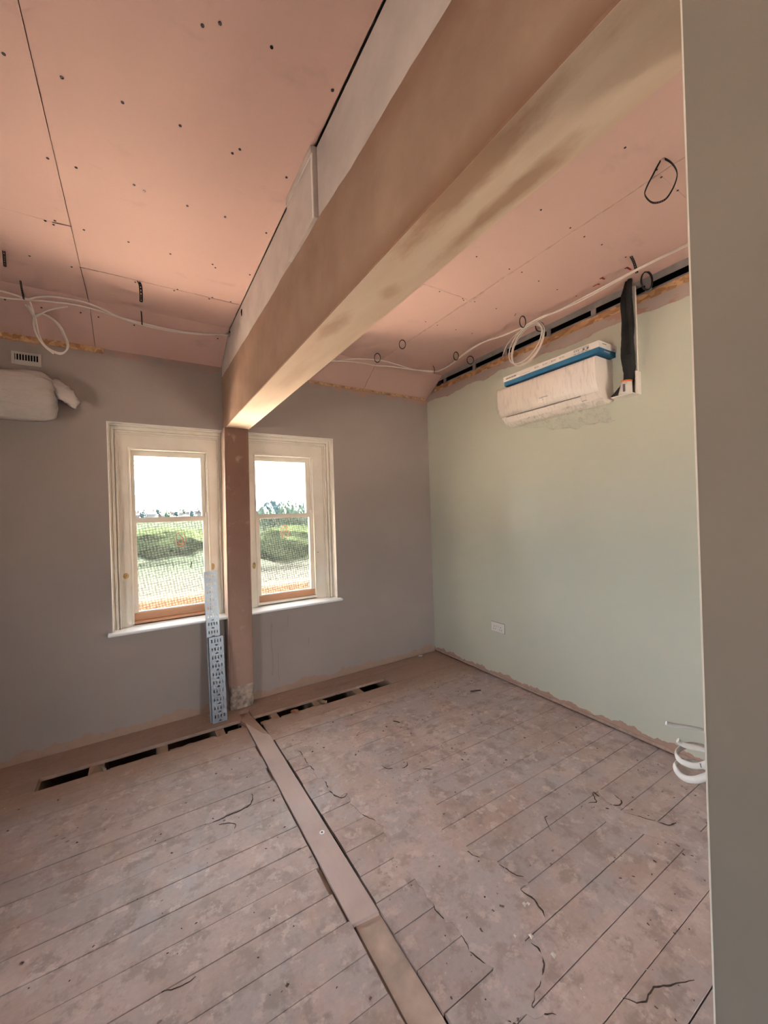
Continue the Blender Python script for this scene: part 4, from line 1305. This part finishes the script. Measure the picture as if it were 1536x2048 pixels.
cable('ceiling_cable', [WL_A, WL_B], 'pair of white cables slung under the sloping board left of the beam', 'cable', 0.005)
COIL_L = [(-0.552, -0.30, 2.875), (-0.539, -0.28, 2.86), (-0.522, -0.28, 2.823), (-0.514, -0.28, 2.77), (-0.506, -0.28, 2.716), (-0.482, -0.28, 2.66), (-0.447, -0.285, 2.629), (-0.403, -0.28, 2.612), (-0.373, -0.275, 2.634), (-0.362, -0.27, 2.677), (-0.376, -0.265, 2.731), (-0.399, -0.26, 2.79), (-0.432, -0.26, 2.832), (-0.47, -0.265, 2.851), (-0.503, -0.275, 2.84), (-0.518, -0.29, 2.80), (-0.515, -0.295, 2.739), (-0.493, -0.295, 2.676), (-0.461, -0.295, 2.633), (-0.428, -0.295, 2.605)]
COIL_L2 = [(q[0] + 0.012 * (1 - i / 20), q[1] - 0.012, q[2] + (0.004 if 6 < i < 12 else -0.004)) for i, q in enumerate(COIL_L[:-2])]
TAIL_L = [(-0.531, -0.3, 2.90), (-0.518, -0.3, 2.852), (-0.51, -0.3, 2.811), (-0.462, -0.3, 2.855), (-0.408, -0.32, 2.878), (-0.345, -0.35, 2.892)]
cable('hanging_cable_loop', [COIL_L, COIL_L2, TAIL_L], 'loose loop of white cable hanging above the wrapped air conditioner', 'cable', 0.0045)
WR_A = [(0.80, -0.44, 2.80), (1.1, -0.441, 2.80), (1.37, -0.441, 2.831), (1.453, -0.441, 2.852), (1.645, -0.441, 2.894), (1.824, -0.441, 2.917), (1.942, -0.441, 2.922), (2.062, -0.441, 2.913), (2.213, -0.441, 2.902), (2.371, -0.441, 2.907), (2.46, -0.441, 2.914)]
WR_B = [(0.80, -0.45, 2.80), (1.1, -0.451, 2.80), (1.367, -0.451, 2.822), (1.531, -0.451, 2.85), (1.704, -0.451, 2.862), (1.805, -0.451, 2.86), (1.982, -0.451, 2.88), (2.205, -0.451, 2.892), (2.35, -0.451, 2.905), (2.45, -0.451, 2.917)]
WR_C = [(2.524, -0.473, 2.925), (2.531, -0.585, 2.925), (2.51, -0.711, 2.925), (2.453, -0.911, 2.925), (2.432, -1.07, 2.925), (2.448, -1.218, 2.925), (2.484, -1.32, 2.925), (2.503, -1.447, 2.925), (2.509, -1.495, 2.925), (2.499, -1.569, 2.925), (2.5, -1.678, 2.925), (2.524, -1.75, 2.925), (2.524, -1.864, 2.925), (2.519, -2.007, 2.925), (2.509, -2.199, 2.925), (2.505, -2.366, 2.925), (2.512, -2.559, 2.925), (2.52, -3.0, 2.925)]
WR_D = [(2.529, -0.466, 2.92), (2.529, -0.587, 2.92), (2.508, -0.713, 2.92), (2.469, -0.873, 2.92), (2.44, -1.024, 2.92), (2.431, -1.145, 2.92), (2.444, -1.221, 2.92), (2.481, -1.323, 2.92), (2.499, -1.45, 2.92), (2.522, -1.499, 2.92), (2.517, -1.569, 2.92), (2.506, -1.673, 2.92), (2.52, -1.752, 2.92), (2.533, -1.857, 2.92), (2.533, -1.998, 2.92), (2.516, -2.195, 2.92), (2.506, -2.365, 2.92), (2.512, -2.559, 2.92), (2.52, -3.0, 2.92)]
cable('ceiling_cable', [WR_A + WR_C, WR_B + WR_D], 'pair of white cables running round the corner and along above the green wall', 'cable', 0.005)
runs = []
cy, cz_ = -1.452, 2.822
for k in range(4):
    dy, dz, sy, sz = (random.uniform(-0.012, 0.012), random.uniform(-0.008, 0.008), random.uniform(0.128, 0.152), random.uniform(0.125, 0.142))
    n = 22
    runs.append([(2.605 - 0.010 * k + 0.02 * math.sin(2 * PI * i / n), cy + dy + sy * math.cos(2 * PI * i / n + 1.4), cz_ + dz + 0.0 + sz * math.sin(2 * PI * i / n + 1.4) - 0.35 * sy * math.cos(2 * PI * i / n + 1.4)) for i in range(n + 1)])
runs.append([(2.60, -1.42, 2.955), (2.605, -1.36, 2.95), (2.61, -1.30, 2.935), (2.615, -1.24, 2.90), (2.62, -1.205, 2.86), (2.62, -1.19, 2.825)])
cable('cable_coil', runs, 'coil of thin white cable hung above the air conditioner', 'cable', 0.0042)

# flat white cable tails at the partition edge
tails = [
    ([(0.8089, -3.0938, 1.148), (0.8204, -3.101, 1.1435), (0.8395, -3.1128, 1.1395), (0.8565, -3.1234, 1.1353), (0.868, -3.1305, 1.1308), (0.8802, -3.1420, 1.1255)], 'topmost thin white cable tail poking out past the partition edge', 0.0016, 2.2),
    ([(0.8721, -3.0859, 1.0913), (0.8781, -3.0896, 1.0851), (0.8822, -3.0981, 1.0828), (0.8912, -3.1096, 1.0819), (0.8979, -3.1196, 1.0808), (0.9037, -3.142, 1.0798)], 'short pointed white cable tail just above the curled ones at the partition', 0.0022, 2.2),
    ([(0.977, -3.142, 1.0524), (0.947, -3.0853, 1.0562), (0.9155, -3.0775, 1.0587), (0.8891, -3.0788, 1.0623), (0.8689, -3.0839, 1.0659), (0.8543, -3.0925, 1.067), (0.851, -3.1022, 1.065), (0.8524, -3.1148, 1.0654), (0.8581, -3.1243, 1.0675), (0.8624, -3.1329, 1.0733), (0.8666, -3.142, 1.0806)], 'upper curled flat white cable with pen marks at the partition edge', 0.0024, 2.4),
    ([(0.976, -3.142, 1.013), (0.9342, -3.0891, 1.0262), (0.9076, -3.0843, 1.0351), (0.8842, -3.0816, 1.0422), (0.8604, -3.0845, 1.0472), (0.8445, -3.0923, 1.0497), (0.8391, -3.1006, 1.0456), (0.837, -3.1111, 1.0449), (0.8385, -3.1219, 1.048), (0.8416, -3.1304, 1.0531), (0.849, -3.142, 1.0625)], 'lowest curled flat white cable looping out from the partition edge', 0.0026, 2.4)]
for pts, lab, r, fl_ in tails:
    pts = [(q[0] * 0.786, -3.4391 + (q[1] + 3.4391) * 0.786, 1.55 + (q[2] - 1.55) * 0.786) for q in pts]
    r *= 0.82
    b = MB()
    b.tube(spline(pts, 6), r * fl_, 10, 1 / fl_, up=(0, 0.15, 1))
    co = tag(empty('cable_tail'), lab, 'cable', 'white cable tails at the partition')
    b.build('sheath', 'cable_bright', co)
    if 'pen marks' in lab:
        for d0 in (0.0, 0.004):
            b = MB(); b.tube([(0.6735 + d0, -3.1935 - d0, 1.1755), (0.674 + d0, -3.1945 - d0, 1.170)], 0.0006, 5); b.build('pen_mark', 'print_grey', co)

# ------------------------------------------------------------------ black perforated fixing bands
def band(path, w, label, side):
    """ladder-like strip: two rails with rungs"""
    P = spline(path, 5)
    side = Vector(side).normalized() * (w / 2)
    b = MB()
    b.tube([q + side * 0.8 for q in P], w * 0.27, 5); b.tube([q - side * 0.8 for q in P], w * 0.27, 5)
    L = 0
    for a, c in zip(P, P[1:]):
        L += (c - a).length
        if L > w * 0.75:
            L = 0
            b.tube([c + side, c - side], w * 0.30, 5)
    o = b.build('fixing_band', 'band_black')
    return tag(o, label, 'fixing band', 'black perforated fixing bands')


def ring_band(c, rx, rz, label, right, w=0.009, up=(0, 0, 1), gap=0.0):
    right, up = Vector(right).normalized(), Vector(up)
    nrm = right.cross(up).normalized()
    n = 18
    path = [Vector(c) + right * (rx * math.cos(2 * PI * i / n + PI / 2 + gap)) + up * (rz * math.sin(2 * PI * i / n + PI / 2 + gap)) for i in range(n + 1)]
    return band(path, w, label, nrm)


CR = Vector((0.849, -0.528, 0))
band([(-0.556, -0.72, 2.957), (-0.555, -0.72, 2.93), (-0.553, -0.722, 2.876)], 0.010, 'short black perforated band hanging at the far left of the ceiling', (1, 0, 0))
band([(0.030, -0.74, 2.957), (0.040, -0.715, 2.945), (0.042, -0.71, 2.90), (0.041, -0.712, 2.853)], 0.014, 'black perforated band hanging alone from the left ceiling, above the left window', (1, 0.2, 0))
band([(-0.548, -0.43, 2.957), (-0.543, -0.435, 2.91), (-0.535, -0.435, 2.85)], 0.008, 'black band gripping the white cables above the hanging loop', (0.5, 0.5, 0))
band([(0.045, -0.37, 2.950), (0.046, -0.425, 2.90), (0.047, -0.425, 2.838)], 0.007, 'short black band holding the cable pair midway to the beam', (0.5, 0.5, 0))
ring_band((1.872, -0.80, 2.928), 0.026, 0.036, 'small black band ring on the right ceiling nearest the beam', CR)
ring_band((1.83, -0.47, 2.925), 0.026, 0.040, 'black band ring round the cables above the right window corner', CR)
band([(2.49, -0.44, 2.978), (2.487, -0.465, 2.93), (2.483, -0.455, 2.895)], 0.007, 'black band strap at the corner where the cables turn', (0.3, 1, 0))
ring_band((2.46, -0.80, 2.940), 0.022, 0.037, 'black band ring on the cables, first along the green wall', CR)
ring_band((2.615, -0.82, 2.925), 0.030, 0.036, 'empty black band ring between corner and coil, close to the wall', CR)
ring_band((2.455, -1.53, 2.935), 0.022, 0.042, 'black band ring that carries the cable coil', CR)
ring_band((2.66, -1.525, 2.945), 0.032, 0.036, 'black band ring behind the coil, next to the metal track', CR)
band([(2.44, -2.297, 2.978), (2.49, -2.29, 2.958), (2.535, -2.282, 2.918)], 0.012, 'thick black band strap crossing the cable run near the lagged pipe', (0, 1, 0.2))
ring_band((2.69, -2.265, 2.925), 0.034, 0.056, 'black band ring standing right of the lagged pipe', CR, 0.011)
BIG = [(1.880, -2.685, 2.978), (1.886, -2.66, 2.955), (1.92, -2.61, 2.93), (1.955, -2.592, 2.925), (2.028, -2.590, 2.925), (2.056, -2.625, 2.925), (2.03, -2.665, 2.93), (1.985, -2.70, 2.935), (1.945, -2.716, 2.94), (1.905, -2.715, 2.955), (1.882, -2.70, 2.975)]
band(BIG, 0.007, 'large black band hoop hanging from the right ceiling', (0, 0, 1))

# ------------------------------------------------------------------ loose bits on the floor
b = MB(); b.tube([(2.35, -0.965, 0.006), (2.38, -0.978, 0.007), (2.41, -0.985, 0.006), (2.435, -0.998, 0.006)], 0.0055, 6)
tag(b.build('stick', 'dark_brown'), 'dark little stick lying on the floor near the far corner', 'stick')
b = MB(); b.tube([(0.985, -0.372, -0.010), (1.0, -0.392, 0.002), (1.012, -0.425, 0.010)], 0.013, 7)
tag(b.build('brick_fragment', 'brick_red'), 'small red brick fragment at the edge of the floor slot', 'fragment')
b = MB(); b.tube([(-0.255, -0.33, -0.008), (-0.235, -0.37, 0.0), (-0.225, -0.415, 0.004)], 0.0085, 6)
tag(b.build('wood_splinter', 'raw_brown_wood'), 'pale wood splinter across the left end of the floor slot', 'splinter')
b = MB(); b.tube([(1.24, -0.33, -0.012), (1.255, -0.37, -0.004), (1.27, -0.40, 0.0)], 0.012, 6)
tag(b.build('wood_splinter', 'raw_brown_wood'), 'broken wood splinter on a joist right of the brick fragment', 'splinter')
b = MB(); b.prism([(2.49, -0.035), (2.525, -0.015), (2.545, -0.045), (2.51, -0.065)], 'z', 0.0005, 0.006)
tag(b.build('plaster_flake', 'chip_white'), 'pale plaster flake on the floor in the far corner', 'flake')
b = MB()
rnd = random.Random(3)
for i in range(620):
    if rnd.random() < 0.78: xx, yy = rnd.uniform(0.80, 2.6), rnd.uniform(-2.9, -0.45)
    else: xx, yy = rnd.uniform(-0.9, 0.6), rnd.uniform(-2.5, -0.5)
    if noise.noise(Vector((xx * 1.7, yy * 1.7, 2))) < -0.12: continue
    s_ = rnd.uniform(0.0012, 0.0026) if rnd.random() < 0.8 else rnd.uniform(0.003, 0.0046)
    a = rnd.uniform(0, PI)
    l_ = s_ * rnd.uniform(1.0, 2.6)
    c_, d_ = math.cos(a), math.sin(a)
    vs = []
    for (u, v) in ((-l_, -s_), (l_, -s_), (l_ * 0.8, s_), (-l_ * 0.7, s_)):
        vs.append((xx + u * c_ - v * d_, yy + u * d_ + v * c_, 0.001))
    vs.append((xx, yy, 0.001 + s_ * 1.1))
    b.add(vs, [(0, 1, 4), (1, 2, 4), (2, 3, 4), (3, 0, 4), (0, 3, 2, 1)])
tag(b.build('floor_crumbs', 'crumb_brown'), 'scattered brown crumbs and grit over the floorboards', 'debris', None, 'stuff')
b = MB()
for i in range(150):
    xx, yy = rnd.uniform(0.80, 2.5), rnd.uniform(-2.9, -0.45)
    if rnd.random() < 0.25: xx = rnd.uniform(-0.8, 0.6)
    s_ = rnd.uniform(0.0015, 0.0042)
    vs = [(xx - s_, yy - s_, 0.001), (xx + s_, yy - s_ * 0.6, 0.001), (xx + s_ * 0.7, yy + s_, 0.001), (xx - s_ * 0.6, yy + s_, 0.001), (xx, yy, 0.001 + s_)]
    b.add(vs, [(0, 1, 4), (1, 2, 4), (2, 3, 4), (3, 0, 4), (0, 3, 2, 1)])
for (xx, yy, s_) in ((1.238, -2.397, 0.009), (1.252, -2.404, 0.007), (1.163, -2.485, 0.009), (1.176, -2.567, 0.009), (0.346, -1.379, 0.009), (1.115, -2.453, 0.006)):
    vs = [(xx - s_, yy - s_, 0.001), (xx + s_, yy - s_ * 0.6, 0.001), (xx + s_ * 0.7, yy + s_, 0.001), (xx - s_ * 0.6, yy + s_, 0.001), (xx, yy, 0.001 + s_ * 0.6)]
    b.add(vs, [(0, 1, 4), (1, 2, 4), (2, 3, 4), (3, 0, 4), (0, 3, 2, 1)])
tag(b.build('plaster_chips', 'chip_white'), 'scattered white plaster chips over the floorboards', 'debris', None, 'stuff')

# ================================================================== OUTSIDE
b = MB(); b.box(-14, 16, 0.42, 5.2, -0.62, -0.5)
struct(b.build('flat_roof', 'roof_tan'), 'sunlit tan flat roof below the windows')
b = MB(); b.box(-40, -2.75, -40, 0.42, -1.62, -1.5); b.box(-2.75, 40, -40, -5.95, -1.62, -1.5)
struct(b.build('paving', plain('paving_pale', (0.34, 0.30, 0.26), 0.9, 0.1, 2).m), 'pale paving round the building')
b = MB(); b.box(-14, 16, 5.0, 5.2, -0.5, 0.075)
struct(b.build('parapet', plain('parapet_brick', (0.0612, 0.0288, 0.0144), 0.9, 0.12, 9).m), 'low terracotta parapet along the flat roof edge')
b = MB()
n = 60
def hill(yy): return -5.0 if yy < 90 else -5.0 + 10.5 * min(1, (yy - 90) / 310) ** 1.3
vs, fs = [], []
yy_ = [5.2 + 700 * (i / n) ** 1.6 for i in range(n + 1)]
for yy in yy_:
    vs += [(-300, yy, hill(yy)), (500, yy, hill(yy))]
fs = [(2 * i, 2 * i + 1, 2 * i + 3, 2 * i + 2) for i in range(n)]
b.add(vs, fs)
t = NT('land')
x, y, z = t.xyz()
far = t.ramp(t.math('MULTIPLY_ADD', t.noise(0.05, 3), 30.0, y), 58, 72)
c = t.mix(far, t.mix(t.noise(0.2, 3), (0.0210, 0.0200, 0.0175), (0.0250, 0.0238, 0.0208)), t.mix(t.noise(0.06, 4), (0.0155, 0.0190, 0.0145), (0.0185, 0.0215, 0.0150)))
t.set(c, 0.95, 0, 0.0)
struct(b.build('ground', 'land'), 'pale yard and green land beyond the flat roof')


def crown(c, r, h, seed, mat, parent=None, name='crown', wide=1.0):
    bm = bmesh.new()
    bmesh.ops.create_icosphere(bm, subdivisions=3, radius=1)
    for v in bm.verts:
        d = 1 + 0.32 * noise.noise(v.co * 2.1 + Vector((seed, 0, 0))) + 0.18 * noise.noise(v.co * 5 + Vector((0, seed, 0)))
        v.co = Vector((c[0] + v.co.x * r * d * wide, c[1] + v.co.y * r * d, c[2] + v.co.z * h * d))
    me = bpy.data.meshes.new(name); bm.to_mesh(me); bm.free()
    me.materials.append(M[mat])
    o = bpy.data.objects.new(name, me); COL.objects.link(o)
    if parent: o.parent = parent
    return o


def tree(x_, y_, ztop, r, mat, label, group, seed):
    zb = hill(y_)
    e = tag(empty('tree'), label, 'tree', group)
    hh = (ztop - zb) * 0.42
    crown((x_, y_, ztop - hh), r, hh, seed, mat, e)
    b = MB(); b.tube([(x_, y_, zb), (x_, y_, ztop - hh)], [r * 0.12, r * 0.06], 7); b.build('trunk', 'trunk_brown', e)


def conifer(x_, y_, ztop, r, label, group, seed):
    zb = hill(y_)
    e = tag(empty('conifer'), label, 'tree', group)
    b = MB()
    H = ztop - zb
    for i in range(5):
        z0 = zb + H * (0.12 + 0.17 * i); z1 = z0 + H * 0.30
        if i == 4: z1 = ztop
        rr = r * (1 - i * 0.17)
        b.tube([(x_, y_, z0), (x_, y_, z1)], [rr, 0.05], 9)
    b.build('boughs', 'leaf_dark', e)
    b = MB(); b.tube([(x_, y_, zb), (x_, y_, zb + H * 0.2)], r * 0.12, 6); b.build('trunk', 'trunk_brown', e)


# trees seen through the right-hand window (x/y from about .27 to .42)
rt = random.Random(11)
ytr = 150.0
def ray_x(fr, yy): return fr * (yy + 3.44)
for i, (fr, top_) in enumerate([(0.262, 5.0), (0.276, 7.0), (0.290, 8.2), (0.304, 6.4), (0.317, 7.2), (0.332, 7.4)]):
    yy = ytr + 9 * (i % 3)
    tree(ray_x(fr, yy), yy, top_ + 0.3 * (i % 3), 2.1 + 0.2 * (i % 2), 'leaf_dark' if i in (1, 2, 3) else 'leaf_light', '%s round-crowned tree in the tree line beyond the right window' % ('dark teal' if i in (1, 2, 3) else 'light green'), 'round trees beyond the right window', i * 3.1)
for i, (fr, top_) in enumerate([(0.268, 4.6), (0.285, 4.2), (0.312, 4.8), (0.330, 5.2), (0.347, 5.0), (0.362, 4.6), (0.378, 4.2)]):
    yy = ytr - 24 + 8 * (i % 2)
    tree(ray_x(fr, yy), yy, top_, 1.5, 'leaf_light', 'low pale green bushy tree in front of the tree line', 'pale bushes beyond the right window', 40 + i * 2.3)
for i, (fr, top_) in enumerate([(0.322, 9.6), (0.337, 10.4), (0.350, 9.2), (0.360, 10.0), (0.370, 9.4), (0.381, 10.2), (0.392, 9.6), (0.402, 10.0)]):
    yy = ytr + 30 + 5 * (i % 2)
    conifer(ray_x(fr, yy), yy, top_, 1.0, 'slender dark conifer rising behind the round trees', 'conifers beyond the right window', i)

# houses on the far slope seen through the left-hand window
HW = ['house_wall', 'house_wall_pink']; HR = ['house_roof', 'house_roof_red']
def house(x_, y_, w, d, h, rot, i):
    e = bpy.data.objects.new('far_house', None); COL.objects.link(e)
    wi, ri = (i % 2 if i % 3 else 0), (i * 7 // 2) % 2
    tag(e, 'tiny %s gabled house with a %s roof on the far slope' % (('pale', 'pinkish')[wi], ('dark', 'reddish')[ri]), 'house', 'houses on the far slope')
    b = MB(); b.box(-w / 2, w / 2, -d / 2, d / 2, -1.5, h); b.build('wall', HW[wi], e)
    b = MB()
    b.prism([(-d / 2 - 0.4, h - 0.2), (0, h + d * 0.42), (d / 2 + 0.4, h - 0.2)], 'x', -w / 2 - 0.3, w / 2 + 0.3)
    b.build('roof', HR[ri], e)
    b = MB(); b.box(w * 0.25, w * 0.25 + 0.9, -0.5, 0.5, h + d * 0.2, h + d * 0.42 + 1.2); b.build('chimney', HR[1], e)
    for k in (-0.28, 0.05, 0.3):
        b = MB(); b.box(w * k - 0.6, w * k + 0.6, -d / 2 - 0.06, -d / 2 + 0.05, h * 0.45, h * 0.85); b.build('window', 'house_pane', e)
    e.location = (x_, y_, hill(y_)); e.rotation_euler = (0, 0, rot)
rt = random.Random(5)
i = 0
for row, (yy, dz) in enumerate(((330, 0), (375, 0), (420, 0))):
    xx = -0.055 * yy + rt.uniform(0, 4)
    while xx < 0.15 * yy:
        w = rt.uniform(4.5, 7)
        if rt.random() < 0.85:
            house(xx + w / 2, yy + rt.uniform(-5, 5), w, rt.uniform(4, 5.5), rt.uniform(2.2, 3.6), rt.uniform(-0.6, 0.6), i)
            i += 1
        xx += w + rt.uniform(2.0, 4.5)
for k in range(12):
    yy = (312, 352.5, 397.5)[k % 3]
    tree((-0.045 + 0.0165 * k + rt.uniform(-0.003, 0.003)) * yy, yy, hill(yy) + rt.uniform(4, 6.5), rt.uniform(1.3, 1.9), 'leaf_dark' if k % 2 else 'leaf_light', 'small %s garden tree among the far houses' % ('dark' if k % 2 else 'light green'), 'trees among the far houses', 100 + k)
# hedge and shrubs behind the obscured panes
for k, (xx, yy, top_, r, wd) in enumerate([(3.2, 64, 0.2, 2.3, 3.3), (16.2, 46, 0.0, 1.7, 2.8)]):
    o = crown((xx, yy, top_ - 2.2), r, 2.4, 200 + k, 'leaf_shrub', None, 'hedge', wd)
    tag(o, ('broad green hedge blurred behind the left obscured pane', 'broad green hedge blurred behind the right obscured pane')[k], 'hedge')
